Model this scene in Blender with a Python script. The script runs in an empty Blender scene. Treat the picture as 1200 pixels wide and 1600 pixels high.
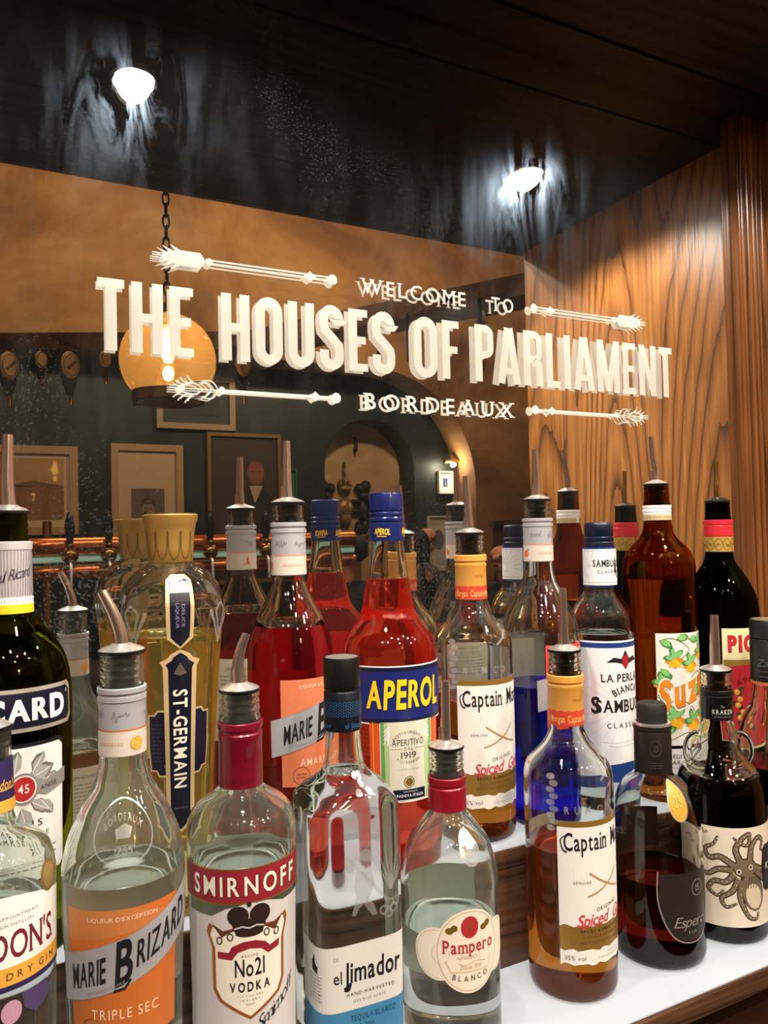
import bpy, bmesh, math, random
from mathutils import Vector, Matrix
from mathutils.geometry import tessellate_polygon
random.seed(7)
S = bpy.context.scene
COL = S.collection
PI = math.pi
D2R = PI / 180

# ------------------------------------------------------------------ camera, exposure, world, lights
cam_d = bpy.data.cameras.new('camera'); cam = bpy.data.objects.new('camera', cam_d); COL.objects.link(cam)
cam_d.sensor_fit = 'VERTICAL'; cam_d.sensor_height = 36.0
cam_d.lens = 36.0 * 1200.35 / 1600.0
cam_d.clip_start = 0.01; cam_d.clip_end = 60
CAM = Vector((0, -.73, 1.5))
R_ = Matrix(((0.88889, -0.45743, -0.02236), (-0.00763, 0.03330, -0.99941), (0.45791, 0.88862, 0.02611)))
# rows: camera right, camera down, camera forward, in world axes
cm = Matrix.Identity(4)
for i in range(3):
    cm[i][0] = R_[0][i]; cm[i][1] = -R_[1][i]; cm[i][2] = -R_[2][i]; cm[i][3] = CAM[i]
cam.matrix_world = cm
S.camera = cam
S.view_settings.view_transform = 'Standard'; S.view_settings.look = 'None'
S.view_settings.gamma = 1.0; S.view_settings.use_curve_mapping = False
S.view_settings.exposure = 0.0
cy = S.cycles
cy.max_bounces = 20; cy.transmission_bounces = 16; cy.glossy_bounces = 8; cy.diffuse_bounces = 3
cy.transparent_max_bounces = 16; cy.sample_clamp_indirect = 6.0; cy.blur_glossy = 0.3
cy.use_denoising = True

W = bpy.data.worlds.new('world'); S.world = W; W.use_nodes = True
W.node_tree.nodes['Background'].inputs[0].default_value = (1.0, .82, .62, 1)
W.node_tree.nodes['Background'].inputs[1].default_value = 0.06

SPOT_POWER = 19.0
SHELF_GLOW = 0.42
BAR_FILL = [  # lights added out of view for the bottle fronts and sparkle: x, y, z, size, watts, colour
] + [(-.75 + .38 * k, -1.06 - .22 * (k % 2), 2.62, .07, 8.4, (1, .95, .87)) for k in range(8)]
ROOM_FILL = [  # bare point lights added above the mirror's view to light the room: x, y, z, watts
    (0.5, -2.9, 3.42, 54.0), (2.3, -2.9, 3.42, 92.0)]
for k, (x, y, z, s, wt, c) in enumerate(BAR_FILL):
    ld = bpy.data.lights.new('bar_fill_light', 'AREA'); ld.shape = 'DISK'; ld.size = s; ld.energy = wt; ld.color = c
    lo = bpy.data.objects.new('bar_fill_light', ld); COL.objects.link(lo); lo.location = (x, y, z)
    if y > -2: lo.rotation_euler = (0.75, 0, 0)

for x, y, z, wt in ROOM_FILL:
    ld = bpy.data.lights.new('room_fill_light', 'POINT'); ld.energy = wt; ld.color = (1, .76, .50); ld.shadow_soft_size = .09
    lo = bpy.data.objects.new('room_fill_light', ld); COL.objects.link(lo); lo.location = (x, y, z)

# ------------------------------------------------------------------ materials
MATS = {}
def lin(c):
    return tuple((v / 12.92 if v <= .04045 else ((v + .055) / 1.055) ** 2.4) for v in c)
def hexc(h):
    return lin(tuple(int(h[i:i + 2], 16) / 255 for i in (0, 2, 4)))
def nodes(name):
    m = bpy.data.materials.new(name); m.use_nodes = True
    return m, m.node_tree.nodes, m.node_tree.links, m.node_tree.nodes['Principled BSDF']
def mat(h, rough=.5, metal=0., coat=0., name=None, spec=.5):
    k = (h, rough, metal, coat)
    if k not in MATS:
        m, n, l, b = nodes(name or 'paint_' + h)
        b.inputs['Base Color'].default_value = (*hexc(h), 1); b.inputs['Roughness'].default_value = rough
        b.inputs['Metallic'].default_value = metal; b.inputs['Coat Weight'].default_value = coat
        b.inputs['Specular IOR Level'].default_value = spec
        # faint procedural unevenness of the surface
        tn = n.new('ShaderNodeTexNoise'); tn.inputs['Scale'].default_value = 60
        mr = n.new('ShaderNodeMapRange'); mr.inputs[3].default_value = max(0, rough - .05); mr.inputs[4].default_value = min(1, rough + .07)
        l.new(tn.outputs[0], mr.inputs[0]); l.new(mr.outputs[0], b.inputs['Roughness'])
        MATS[k] = m
    return MATS[k]
def glass(name, col=(.97, .985, .975), rough=0.0, ior=1.45):
    if name in MATS: return MATS[name]
    m = bpy.data.materials.new(name); m.use_nodes = True; n = m.node_tree.nodes; l = m.node_tree.links
    n.clear(); o = n.new('ShaderNodeOutputMaterial'); g = n.new('ShaderNodeBsdfGlass')
    g.inputs['Color'].default_value = (*col, 1); g.inputs['Roughness'].default_value = rough; g.inputs['IOR'].default_value = ior
    l.new(g.outputs[0], o.inputs[0]); MATS[name] = m
    return m
def liquid(name, col, glow_mix=None):
    if name in MATS: return MATS[name]
    m = bpy.data.materials.new(name); m.use_nodes = True; n = m.node_tree.nodes; l = m.node_tree.links
    n.clear(); o = n.new('ShaderNodeOutputMaterial'); g = n.new('ShaderNodeBsdfTransparent')
    g.inputs['Color'].default_value = (*col, 1)
    l.new(g.outputs[0], o.inputs[0]); MATS[name] = m
    if glow_mix:      # brightened liquid: scattering mixed into the colour so that it seems lit
        t = n.new('ShaderNodeBsdfTranslucent'); d = n.new('ShaderNodeBsdfDiffuse'); y = n.new('ShaderNodeMixShader'); x = n.new('ShaderNodeMixShader'); x.inputs[0].default_value = glow_mix[0]
        for q in (t, d): q.inputs[0].default_value = (*glow_mix[1], 1)
        l.new(t.outputs[0], y.inputs[1]); l.new(d.outputs[0], y.inputs[2]); l.new(g.outputs[0], x.inputs[1]); l.new(y.outputs[0], x.inputs[2]); l.new(x.outputs[0], o.inputs[0])
    return m
def schlick(n, l):
    lw = n.new('ShaderNodeLayerWeight'); lw.inputs[0].default_value = .5
    p = n.new('ShaderNodeMath'); p.operation = 'POWER'; p.inputs[1].default_value = 5; l.new(lw.outputs['Facing'], p.inputs[0])
    q = n.new('ShaderNodeMath'); q.operation = 'MULTIPLY_ADD'; q.inputs[1].default_value = .96; q.inputs[2].default_value = .035; l.new(p.outputs[0], q.inputs[0])
    return q
def thin_glass(name, col=(1, 1, 1), add=0.0):
    if name in MATS: return MATS[name]
    m = bpy.data.materials.new(name); m.use_nodes = True; n = m.node_tree.nodes; l = m.node_tree.links
    n.clear(); o = n.new('ShaderNodeOutputMaterial'); t = n.new('ShaderNodeBsdfTransparent'); g = n.new('ShaderNodeBsdfGlossy')
    t.inputs[0].default_value = (*col, 1); g.inputs['Roughness'].default_value = .03
    f = schlick(n, l); x = n.new('ShaderNodeMixShader')
    l.new(f.outputs[0], x.inputs[0]); l.new(t.outputs[0], x.inputs[1]); l.new(g.outputs[0], x.inputs[2]); l.new(x.outputs[0], o.inputs[0])
    MATS[name] = m
    return m
def emis(name, col, st):
    if name in MATS: return MATS[name]
    m, n, l, b = nodes(name)
    b.inputs['Base Color'].default_value = (.8, .8, .8, 1)
    b.inputs['Emission Color'].default_value = (*col, 1); b.inputs['Emission Strength'].default_value = st
    MATS[name] = m
    return m

def wood(name, light, mid, dark, axis, freq=16, scale=3.2, stretch=.11, rough=.38, fibre=1.0, spec=.5):
    """open ash grain: contour lines of a stretched noise, with fine fibres; axis = grain direction"""
    m, n, l, b = nodes(name)
    tc = n.new('ShaderNodeTexCoord'); mp = n.new('ShaderNodeMapping')
    sc = [1, 1, 1]; sc['xyz'.index(axis)] = stretch; mp.inputs['Scale'].default_value = sc
    l.new(tc.outputs['Object'], mp.inputs[0])
    a = n.new('ShaderNodeTexNoise'); a.inputs['Scale'].default_value = scale; a.inputs['Detail'].default_value = 1.5; a.inputs['Roughness'].default_value = .35
    l.new(mp.outputs[0], a.inputs['Vector'])
    w = n.new('ShaderNodeTexNoise'); w.inputs['Scale'].default_value = 60; w.inputs['Detail'].default_value = 2
    l.new(mp.outputs[0], w.inputs['Vector'])
    mw = n.new('ShaderNodeMath'); mw.operation = 'MULTIPLY_ADD'; mw.inputs[1].default_value = .012; l.new(w.outputs[0], mw.inputs[0]); l.new(a.outputs[0], mw.inputs[2])
    mu = n.new('ShaderNodeMath'); mu.operation = 'MULTIPLY'; mu.inputs[1].default_value = freq * 2; l.new(mw.outputs[0], mu.inputs[0])
    fr = n.new('ShaderNodeMath'); fr.operation = 'FRACT'; l.new(mu.outputs[0], fr.inputs[0])
    r = n.new('ShaderNodeValToRGB'); e = r.color_ramp.elements
    e[0].position = 0; e[0].color = (*dark, 1); e[1].position = 1; e[1].color = (*mid, 1)
    q = e.new(.2); q.color = (*mid, 1); q = e.new(.55); q.color = (*light, 1); q = e.new(.93); q.color = (*mid, 1)
    l.new(fr.outputs[0], r.inputs[0])
    f = n.new('ShaderNodeTexNoise'); f.inputs['Scale'].default_value = 160; f.inputs['Detail'].default_value = 3
    mp2 = n.new('ShaderNodeMapping'); sc2 = [1, 1, 1]; sc2['xyz'.index(axis)] = .03; mp2.inputs['Scale'].default_value = sc2
    l.new(tc.outputs['Object'], mp2.inputs[0]); l.new(mp2.outputs[0], f.inputs['Vector'])
    fm = n.new('ShaderNodeMapRange'); fm.inputs[1].default_value = .3; fm.inputs[2].default_value = .7; fm.inputs[3].default_value = 1 - .45 * fibre; fm.inputs[4].default_value = 1.15
    l.new(f.outputs[0], fm.inputs[0])
    mx = n.new('ShaderNodeMix'); mx.data_type = 'RGBA'; mx.blend_type = 'MULTIPLY'; mx.inputs[0].default_value = 1
    l.new(r.outputs[0], mx.inputs[6]); l.new(fm.outputs[0], mx.inputs[7]); l.new(mx.outputs[2], b.inputs['Base Color'])
    b.inputs['Roughness'].default_value = rough; b.inputs['Specular IOR Level'].default_value = spec
    bp = n.new('ShaderNodeBump'); bp.inputs['Strength'].default_value = .25; bp.inputs['Distance'].default_value = .002
    l.new(fm.outputs[0], bp.inputs['Height']); l.new(bp.outputs[0], b.inputs['Normal'])
    return m
def plaster(name, c1, c2, c3, scale=2.0, rough=.85, bump=.4):
    m, n, l, b = nodes(name)
    tc = n.new('ShaderNodeTexCoord')
    a = n.new('ShaderNodeTexNoise'); a.inputs['Scale'].default_value = scale; a.inputs['Detail'].default_value = 8; a.inputs['Roughness'].default_value = .62; a.inputs['Distortion'].default_value = .6
    l.new(tc.outputs['Object'], a.inputs['Vector'])
    r = n.new('ShaderNodeValToRGB'); e = r.color_ramp.elements
    e[0].position = .3; e[0].color = (*c1, 1); e[1].position = .72; e[1].color = (*c3, 1); q = e.new(.5); q.color = (*c2, 1)
    l.new(a.outputs[0], r.inputs[0]); l.new(r.outputs[0], b.inputs['Base Color']); b.inputs['Roughness'].default_value = rough
    bp = n.new('ShaderNodeBump'); bp.inputs['Strength'].default_value = bump; bp.inputs['Distance'].default_value = .02
    l.new(a.outputs[0], bp.inputs['Height']); l.new(bp.outputs[0], b.inputs['Normal'])
    return m
CHROME = mat('efece8', .26, .85, name='chrome')
STEEL = mat('d6c0b2', .2, .92, name='brushed_steel')
RUBBER = mat('121110', .3, 0, .3, name='black_rubber')
def brightened_glass(name, col=(.965, .985, .965), bright_mix=.075):  # pale milky scatter mixed into the glass to make clear bottles look brighter
    m = glass(name, col); n = m.node_tree.nodes; l = m.node_tree.links; o = n['Material Output']
    g = o.inputs[0].links[0].from_socket; d = n.new('ShaderNodeBsdfDiffuse'); t = n.new('ShaderNodeBsdfTranslucent'); y = n.new('ShaderNodeMixShader'); x = n.new('ShaderNodeMixShader')
    for q in (d, t): q.inputs[0].default_value = (.86, .92, .80, 1)
    tx = n.new('ShaderNodeTexNoise'); tx.inputs['Scale'].default_value = 9; tx.inputs['Detail'].default_value = 2
    mr = n.new('ShaderNodeMapRange'); mr.inputs[1].default_value = .3; mr.inputs[2].default_value = .75; mr.inputs[3].default_value = bright_mix * .75; mr.inputs[4].default_value = bright_mix * 1.25
    l.new(tx.outputs[0], mr.inputs[0]); l.new(mr.outputs[0], x.inputs[0]); l.new(d.outputs[0], y.inputs[1]); l.new(t.outputs[0], y.inputs[2])
    l.new(g, x.inputs[1]); l.new(y.outputs[0], x.inputs[2]); l.new(x.outputs[0], o.inputs[0]); return m
CLEAR = glass('clear_glass')
BRIGHTENED = brightened_glass('brightened_clear_glass', (.965, .985, .965), .030)
BRIGHTENED2 = brightened_glass('lightly_brightened_glass', (.97, .985, .97), .008)
def relief_mat():
    m = bpy.data.materials.new('glass_relief'); m.use_nodes = True; n = m.node_tree.nodes; l = m.node_tree.links; n.clear()
    o = n.new('ShaderNodeOutputMaterial'); t = n.new('ShaderNodeBsdfTransparent'); g = n.new('ShaderNodeBsdfGlossy'); g.inputs['Roughness'].default_value = .18; x = n.new('ShaderNodeMixShader'); x.inputs[0].default_value = .45; d = n.new('ShaderNodeBsdfDiffuse'); d.inputs[0].default_value = (.9, .92, .9, 1); y = n.new('ShaderNodeMixShader'); y.inputs[0].default_value = .35; l.new(g.outputs[0], y.inputs[1]); l.new(d.outputs[0], y.inputs[2])
    l.new(t.outputs[0], x.inputs[1]); l.new(y.outputs[0], x.inputs[2]); l.new(x.outputs[0], o.inputs[0]); return m
RELIEF = relief_mat()
def vinyl():
    m = bpy.data.materials.new('white_lettering'); m.use_nodes = True; n = m.node_tree.nodes; l = m.node_tree.links; n.clear()
    o = n.new('ShaderNodeOutputMaterial'); d = n.new('ShaderNodeBsdfDiffuse'); t = n.new('ShaderNodeBsdfTranslucent'); x = n.new('ShaderNodeMixShader'); x.inputs[0].default_value = .45
    for q in (d, t): q.inputs[0].default_value = (.95, .92, .86, 1)
    l.new(d.outputs[0], x.inputs[1]); l.new(t.outputs[0], x.inputs[2]); l.new(x.outputs[0], o.inputs[0]); return m
BRASS = mat('b98a3e', .2, 1.0, name='brass')
COPPER = mat('d67a44', .26, 1.0, name='copper')

# ------------------------------------------------------------------ object helpers
def link(name, me, parent=None, smooth=True):
    o = bpy.data.objects.new(name, me); COL.objects.link(o)
    if parent: o.parent = parent
    if smooth:
        for p in me.polygons: p.use_smooth = True
    return o
def bm_obj(name, bm, mats, parent=None, smooth=True, angle=None):
    me = bpy.data.meshes.new(name); bm.normal_update(); bm.to_mesh(me); bm.free()
    for m in (mats if isinstance(mats, (list, tuple)) else [mats]): me.materials.append(m)
    o = link(name, me, parent, smooth)
    if smooth and angle:
        me.set_sharp_from_angle(angle=angle * D2R)
    return o
def empty(name, label, cat, loc=(0, 0, 0), rz=0, group=None):
    o = bpy.data.objects.new(name, None); COL.objects.link(o); o.location = loc; o.rotation_euler = (0, 0, rz)
    o.empty_display_size = .02
    return tag(o, label, cat, group)
def tag(o, label, cat, group=None):
    o['label'] = label; o['category'] = cat
    if group: o['group'] = group
    return o
def struct(o, label=None):
    o['kind'] = 'structure'
    if label: o['label'] = label
    return o
def bx(bm, x0, y0, z0, x1, y1, z1, bev=0.0):
    r = bmesh.ops.create_cube(bm, size=1)
    for v in r['verts']:
        v.co = Vector((x0 + (v.co.x + .5) * (x1 - x0), y0 + (v.co.y + .5) * (y1 - y0), z0 + (v.co.z + .5) * (z1 - z0)))
    if bev:
        es = {e for v in r['verts'] for e in v.link_edges}
        bmesh.ops.bevel(bm, geom=list(es), offset=bev, segments=2, affect='EDGES')
def box(name, c, m, parent=None, bev=0.0):
    bm = bmesh.new(); bx(bm, *c, bev=bev)
    return bm_obj(name, bm, m, parent, smooth=False)
def lathe_bm(bm, prof, seg=48, sec=None, cx=0, cy=0):
    """prof: (r, z) list; rings with r=0 collapse to a point; sec(theta,z) scales the radius"""
    rings = []
    for r, z in prof:
        if r < 1e-6: rings.append([bm.verts.new((cx, cy, z))])
        else:
            rings.append([bm.verts.new((cx + math.sin(t) * r * (sec(t, z) if sec else 1), cy - math.cos(t) * r * (sec(t, z) if sec else 1), z))
                          for t in [2 * PI * k / seg for k in range(seg)]])
    for a, b in zip(rings[:-1], rings[1:]):
        for k in range(seg):
            k2 = (k + 1) % seg
            if len(a) == 1 and len(b) == 1: continue
            if len(a) == 1: bm.faces.new((a[0], b[k2], b[k]))
            elif len(b) == 1: bm.faces.new((a[k], a[k2], b[0]))
            else: bm.faces.new((a[k], a[k2], b[k2], b[k]))
def lathe(name, prof, m, parent=None, seg=48, sec=None, angle=40):
    bm = bmesh.new(); lathe_bm(bm, prof, seg, sec)
    bmesh.ops.recalc_face_normals(bm, faces=bm.faces)
    return bm_obj(name, bm, m, parent, True, angle)
def tube_bm(bm, pts, rad, seg=12, cap=True):
    pts = [Vector(p) for p in pts]; rs = rad if isinstance(rad, (list, tuple)) else [rad] * len(pts)
    rings = []; up = Vector((.13, .31, .94)).normalized(); px = None
    for i, p in enumerate(pts):
        t = (pts[min(i + 1, len(pts) - 1)] - pts[max(i - 1, 0)]).normalized()
        if px is None:
            px = t.cross(up)
            if px.length < .05: px = t.cross(Vector((1, 0, 0)))
        px = (px - t * px.dot(t)).normalized(); py = t.cross(px)
        rings.append([bm.verts.new(p + (px * math.cos(a) + py * math.sin(a)) * rs[i]) for a in [2 * PI * k / seg for k in range(seg)]])
    for a, b in zip(rings[:-1], rings[1:]):
        for k in range(seg): bm.faces.new((a[k], a[(k + 1) % seg], b[(k + 1) % seg], b[k]))
    if cap:
        bm.faces.new(rings[0][::-1]); bm.faces.new(rings[-1])
def tube(name, pts, rad, m, parent=None, seg=12):
    bm = bmesh.new(); tube_bm(bm, pts, rad, seg); bmesh.ops.recalc_face_normals(bm, faces=bm.faces)
    return bm_obj(name, bm, m, parent, True, 50)
def spline(pts, n=6):
    out = []; P = [Vector(p) for p in pts]
    for i in range(len(P) - 1):
        a, b, c, d = P[max(i - 1, 0)], P[i], P[i + 1], P[min(i + 2, len(P) - 1)]
        for k in range(n):
            t = k / n
            out.append(.5 * ((2 * b) + (c - a) * t + (2 * a - 5 * b + 4 * c - d) * t * t + (3 * b - a - 3 * c + d) * t ** 3))
    out.append(P[-1]); return out

# ------------------------------------------------------------------ flat art: shapes, lettering
GL = {}
def glyph(ch, bold):
    k = (ch, bold)
    if k not in GL:
        cu = bpy.data.curves.new('g', 'FONT'); cu.body = ch; cu.size = 1; cu.offset = bold; cu.resolution_u = 3
        ob = bpy.data.objects.new('g', cu); me = ob.to_mesh()
        vs = [(v.co.x, v.co.y) for v in me.vertices]; fs = [tuple(p.vertices) for p in me.polygons]
        ob.to_mesh_clear(); bpy.data.objects.remove(ob); bpy.data.curves.remove(cu)
        if not vs: vs = [(0, 0)]
        GL[k] = (vs, fs, min(v[0] for v in vs), max(v[0] for v in vs))
    return GL[k]
CAPH = max(v[1] for v in glyph('H', 0.0)[0])
def serifs(vs, fs, H, wide):
    """bars at the ends of the stems of a sans letter"""
    cnt = {}
    for f in fs:
        for i in range(len(f)):
            e = tuple(sorted((f[i], f[(i + 1) % len(f)]))); cnt[e] = cnt.get(e, 0) + 1
    out = []
    for (a, b), c in cnt.items():
        if c == 1 and abs(vs[a][1] - vs[b][1]) < .004:
            w = abs(vs[a][0] - vs[b][0]); y = vs[a][1]
            if .05 < w < .26 and (abs(y) < .03 or abs(y - H) < .03):
                x0, x1 = sorted((vs[a][0], vs[b][0])); s = .05 if y < H / 2 else -.05
                out.append((x0 - wide, x1 + wide, min(y, y + s), max(y, y + s)))
    return out
class Art:
    def __init__(s): s.f = []          # (material, layer, [points])
    def poly(s, pts, m, L=1):
        tri = tessellate_polygon([[Vector((p[0], p[1], 0)) for p in pts]])
        for t in tri: s.f.append((m, L, [tuple(pts[i]) for i in t]))
        return s
    def rect(s, x0, y0, x1, y1, m, L=1): s.f.append((m, L, [(x0, y0), (x1, y0), (x1, y1), (x0, y1)])); return s
    def ell(s, x, y, rx, ry, m, L=1, n=28, a0=0, rot=0):
        c, q = math.cos(rot), math.sin(rot)
        return s.poly([(x + rx * math.cos(a) * c - ry * math.sin(a) * q, y + rx * math.cos(a) * q + ry * math.sin(a) * c) for a in [2 * PI * k / n for k in range(n)]], m, L)
    def ring(s, x, y, rx, ry, w, m, L=1, n=36):
        for k in range(n):
            a, b = 2 * PI * k / n, 2 * PI * (k + 1) / n
            s.f.append((m, L, [(x + rx * math.cos(a), y + ry * math.sin(a)), (x + rx * math.cos(b), y + ry * math.sin(b)),
                               (x + (rx - w) * math.cos(b), y + (ry - w) * math.sin(b)), (x + (rx - w) * math.cos(a), y + (ry - w) * math.sin(a))]))
        return s
    def line(s, pts, w, m, L=1, taper=None):
        P = [Vector(p) for p in pts]; n = len(P); lf = []; rt = []
        for i, p in enumerate(P):
            t0 = (P[i] - P[i - 1]).normalized() if i else None; t1 = (P[i + 1] - P[i]).normalized() if i < n - 1 else None
            t = (t0 + t1) if (t0 and t1) else (t0 or t1)
            if t.length < 1e-6: t = t1
            t = t.normalized(); nn = Vector((-t.y, t.x)); k = 1
            if t0 and t1: k = 1 / max(.5, nn.dot(Vector((-t1.y, t1.x))))
            ww = (w if not taper else w * (taper[0] + (taper[1] - taper[0]) * i / (n - 1))) / 2
            lf.append(p + nn * ww * k); rt.append(p - nn * ww * k)
        for i in range(n - 1): s.f.append((m, L, [tuple(lf[i]), tuple(rt[i]), tuple(rt[i + 1]), tuple(lf[i + 1])]))
        return s
    def curve(s, pts, w, m, L=1, taper=None): return s.line([(p.x, p.y) for p in spline([(a, b, 0) for a, b in pts], 6)], w, m, L, taper)
    def text(s, t, cx, cy, h, m, L=2, w=None, bold=0.0, shear=0.0, serif=0.0, gap=.16, rot=0.0, arc=None, space=.45, grow=None):
        """centred on (cx,cy); h = capital height; w = fitted width; arc = radius (+ smiles down, - arches up)"""
        k = h / CAPH; x = 0; items = []
        for i, ch in enumerate(t):
            if ch == ' ': x += space * CAPH; continue
            dbl = bold > .012 and ch in 'MNWAKVXZRmw'          # diagonal letters are thickened by overprinting
            vs, fs, a, b = glyph(ch, .008 if dbl else bold); e = bold - .008 if dbl else 0
            for d, l_ in (((-e, 0), (0, .06), (e, .12)) if dbl else ((0, 0),)): items.append((x - a + e + d, vs, fs, i, l_))
            x += (b - a) + 2 * e + gap * CAPH - (.07 if ch == 'R' and t[i + 1:i + 2] == 'O' else 0)
        wid = x - gap * CAPH; kx = (w / (wid * k) if w else 1) * k
        c, q = math.cos(rot * D2R), math.sin(rot * D2R)
        def place(X, Y, g):
            X += shear * Y
            X = (X - wid / 2) * kx; Y = (Y - CAPH / 2) * k * g
            if arc:
                a = X / arc; X, Y = (abs(arc) + Y) * math.sin(X / abs(arc)) if arc < 0 else (arc - Y) * math.sin(a), \
                    (abs(arc) + Y) * math.cos(X / abs(arc)) - abs(arc) if arc < 0 else arc - (arc - Y) * math.cos(a)
            return (cx + X * c - Y * q, cy + X * q + Y * c)
        n = len(t)
        for ox, vs, fs, i, l_ in items:
            g = grow(i / max(1, n - 1)) if grow else 1
            for f in fs: s.f.append((m, L + l_, [place(vs[j][0] + ox, vs[j][1], g) for j in f]))
            if serif:
                for x0, x1, y0, y1 in serifs(vs, fs, CAPH, serif):
                    s.f.append((m, L + .2, [place(x0 + ox, y0, g), place(x1 + ox, y0, g), place(x1 + ox, y1, g), place(x0 + ox, y1, g)]))
        return s
    def lines(s, x0, x1, ys, h, m, L=2):
        """rows too small to read"""
        for y in ys:
            x = x0 + random.random() * .001
            while x < x1:
                w = h * (1.2 + 2.5 * random.random()); s.rect(x, y, min(x + w, x1), y + h * .55, m, L); x += w + h * .7
        return s
    def xf(s, fn): s.f = [(m, L, [fn(*p) for p in pts]) for m, L, pts in s.f]; return s
    def build(s, name, parent, mapper, step=.003, vstep=None, base=.0003, dl=.00012):
        bm = bmesh.new(); lay = bm.verts.layers.float.new('L'); mats = []; 
        for m, L, pts in s.f:
            if m not in mats: mats.append(m)
            if len(set((round(p[0], 7), round(p[1], 7)) for p in pts)) < 3: continue
            vs = []
            for p in pts:
                v = bm.verts.new((p[0], p[1], 0)); v[lay] = L; vs.append(v)
            try: f = bm.faces.new(vs); f.material_index = mats.index(m)
            except ValueError: pass
        if step:
            for ax, st in ((0, step), (1, vstep)):
                if not st: continue
                lo = min(v.co[ax] for v in bm.verts); hi = max(v.co[ax] for v in bm.verts)
                k = math.floor(lo / st) + 1
                while k * st < hi:
                    no = (1, 0, 0) if ax == 0 else (0, 1, 0)
                    bmesh.ops.bisect_plane(bm, geom=bm.verts[:] + bm.edges[:] + bm.faces[:], plane_co=[c * k * st for c in no], plane_no=no, dist=1e-7)
                    k += 1
        for v in bm.verts: v.co = mapper(v.co.x, v.co.y, base + dl * v[lay])
        return bm_obj(name, bm, mats, parent, False)

# ------------------------------------------------------------------ bottle kit
def pchip(pts):
    """monotone r(z) through (z, r) points"""
    P = sorted(pts); n = len(P); x = [p[0] for p in P]; y = [p[1] for p in P]
    d = [(y[i + 1] - y[i]) / (x[i + 1] - x[i]) for i in range(n - 1)]
    m = [d[0]] + [0 if d[i - 1] * d[i] <= 0 else 2 * d[i - 1] * d[i] / (d[i - 1] + d[i]) for i in range(1, n - 1)] + [d[-1]]
    def f(z):
        if z <= x[0]: return y[0]
        if z >= x[-1]: return y[-1]
        i = max(k for k in range(n - 1) if x[k] <= z); h = x[i + 1] - x[i]; t = (z - x[i]) / h
        return (y[i] * (1 + 2 * t) * (1 - t) ** 2 + m[i] * h * t * (1 - t) ** 2 + y[i + 1] * t * t * (3 - 2 * t) + m[i + 1] * h * t * t * (t - 1))
    return f
LOW, UP = 1.088, 1.197
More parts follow.
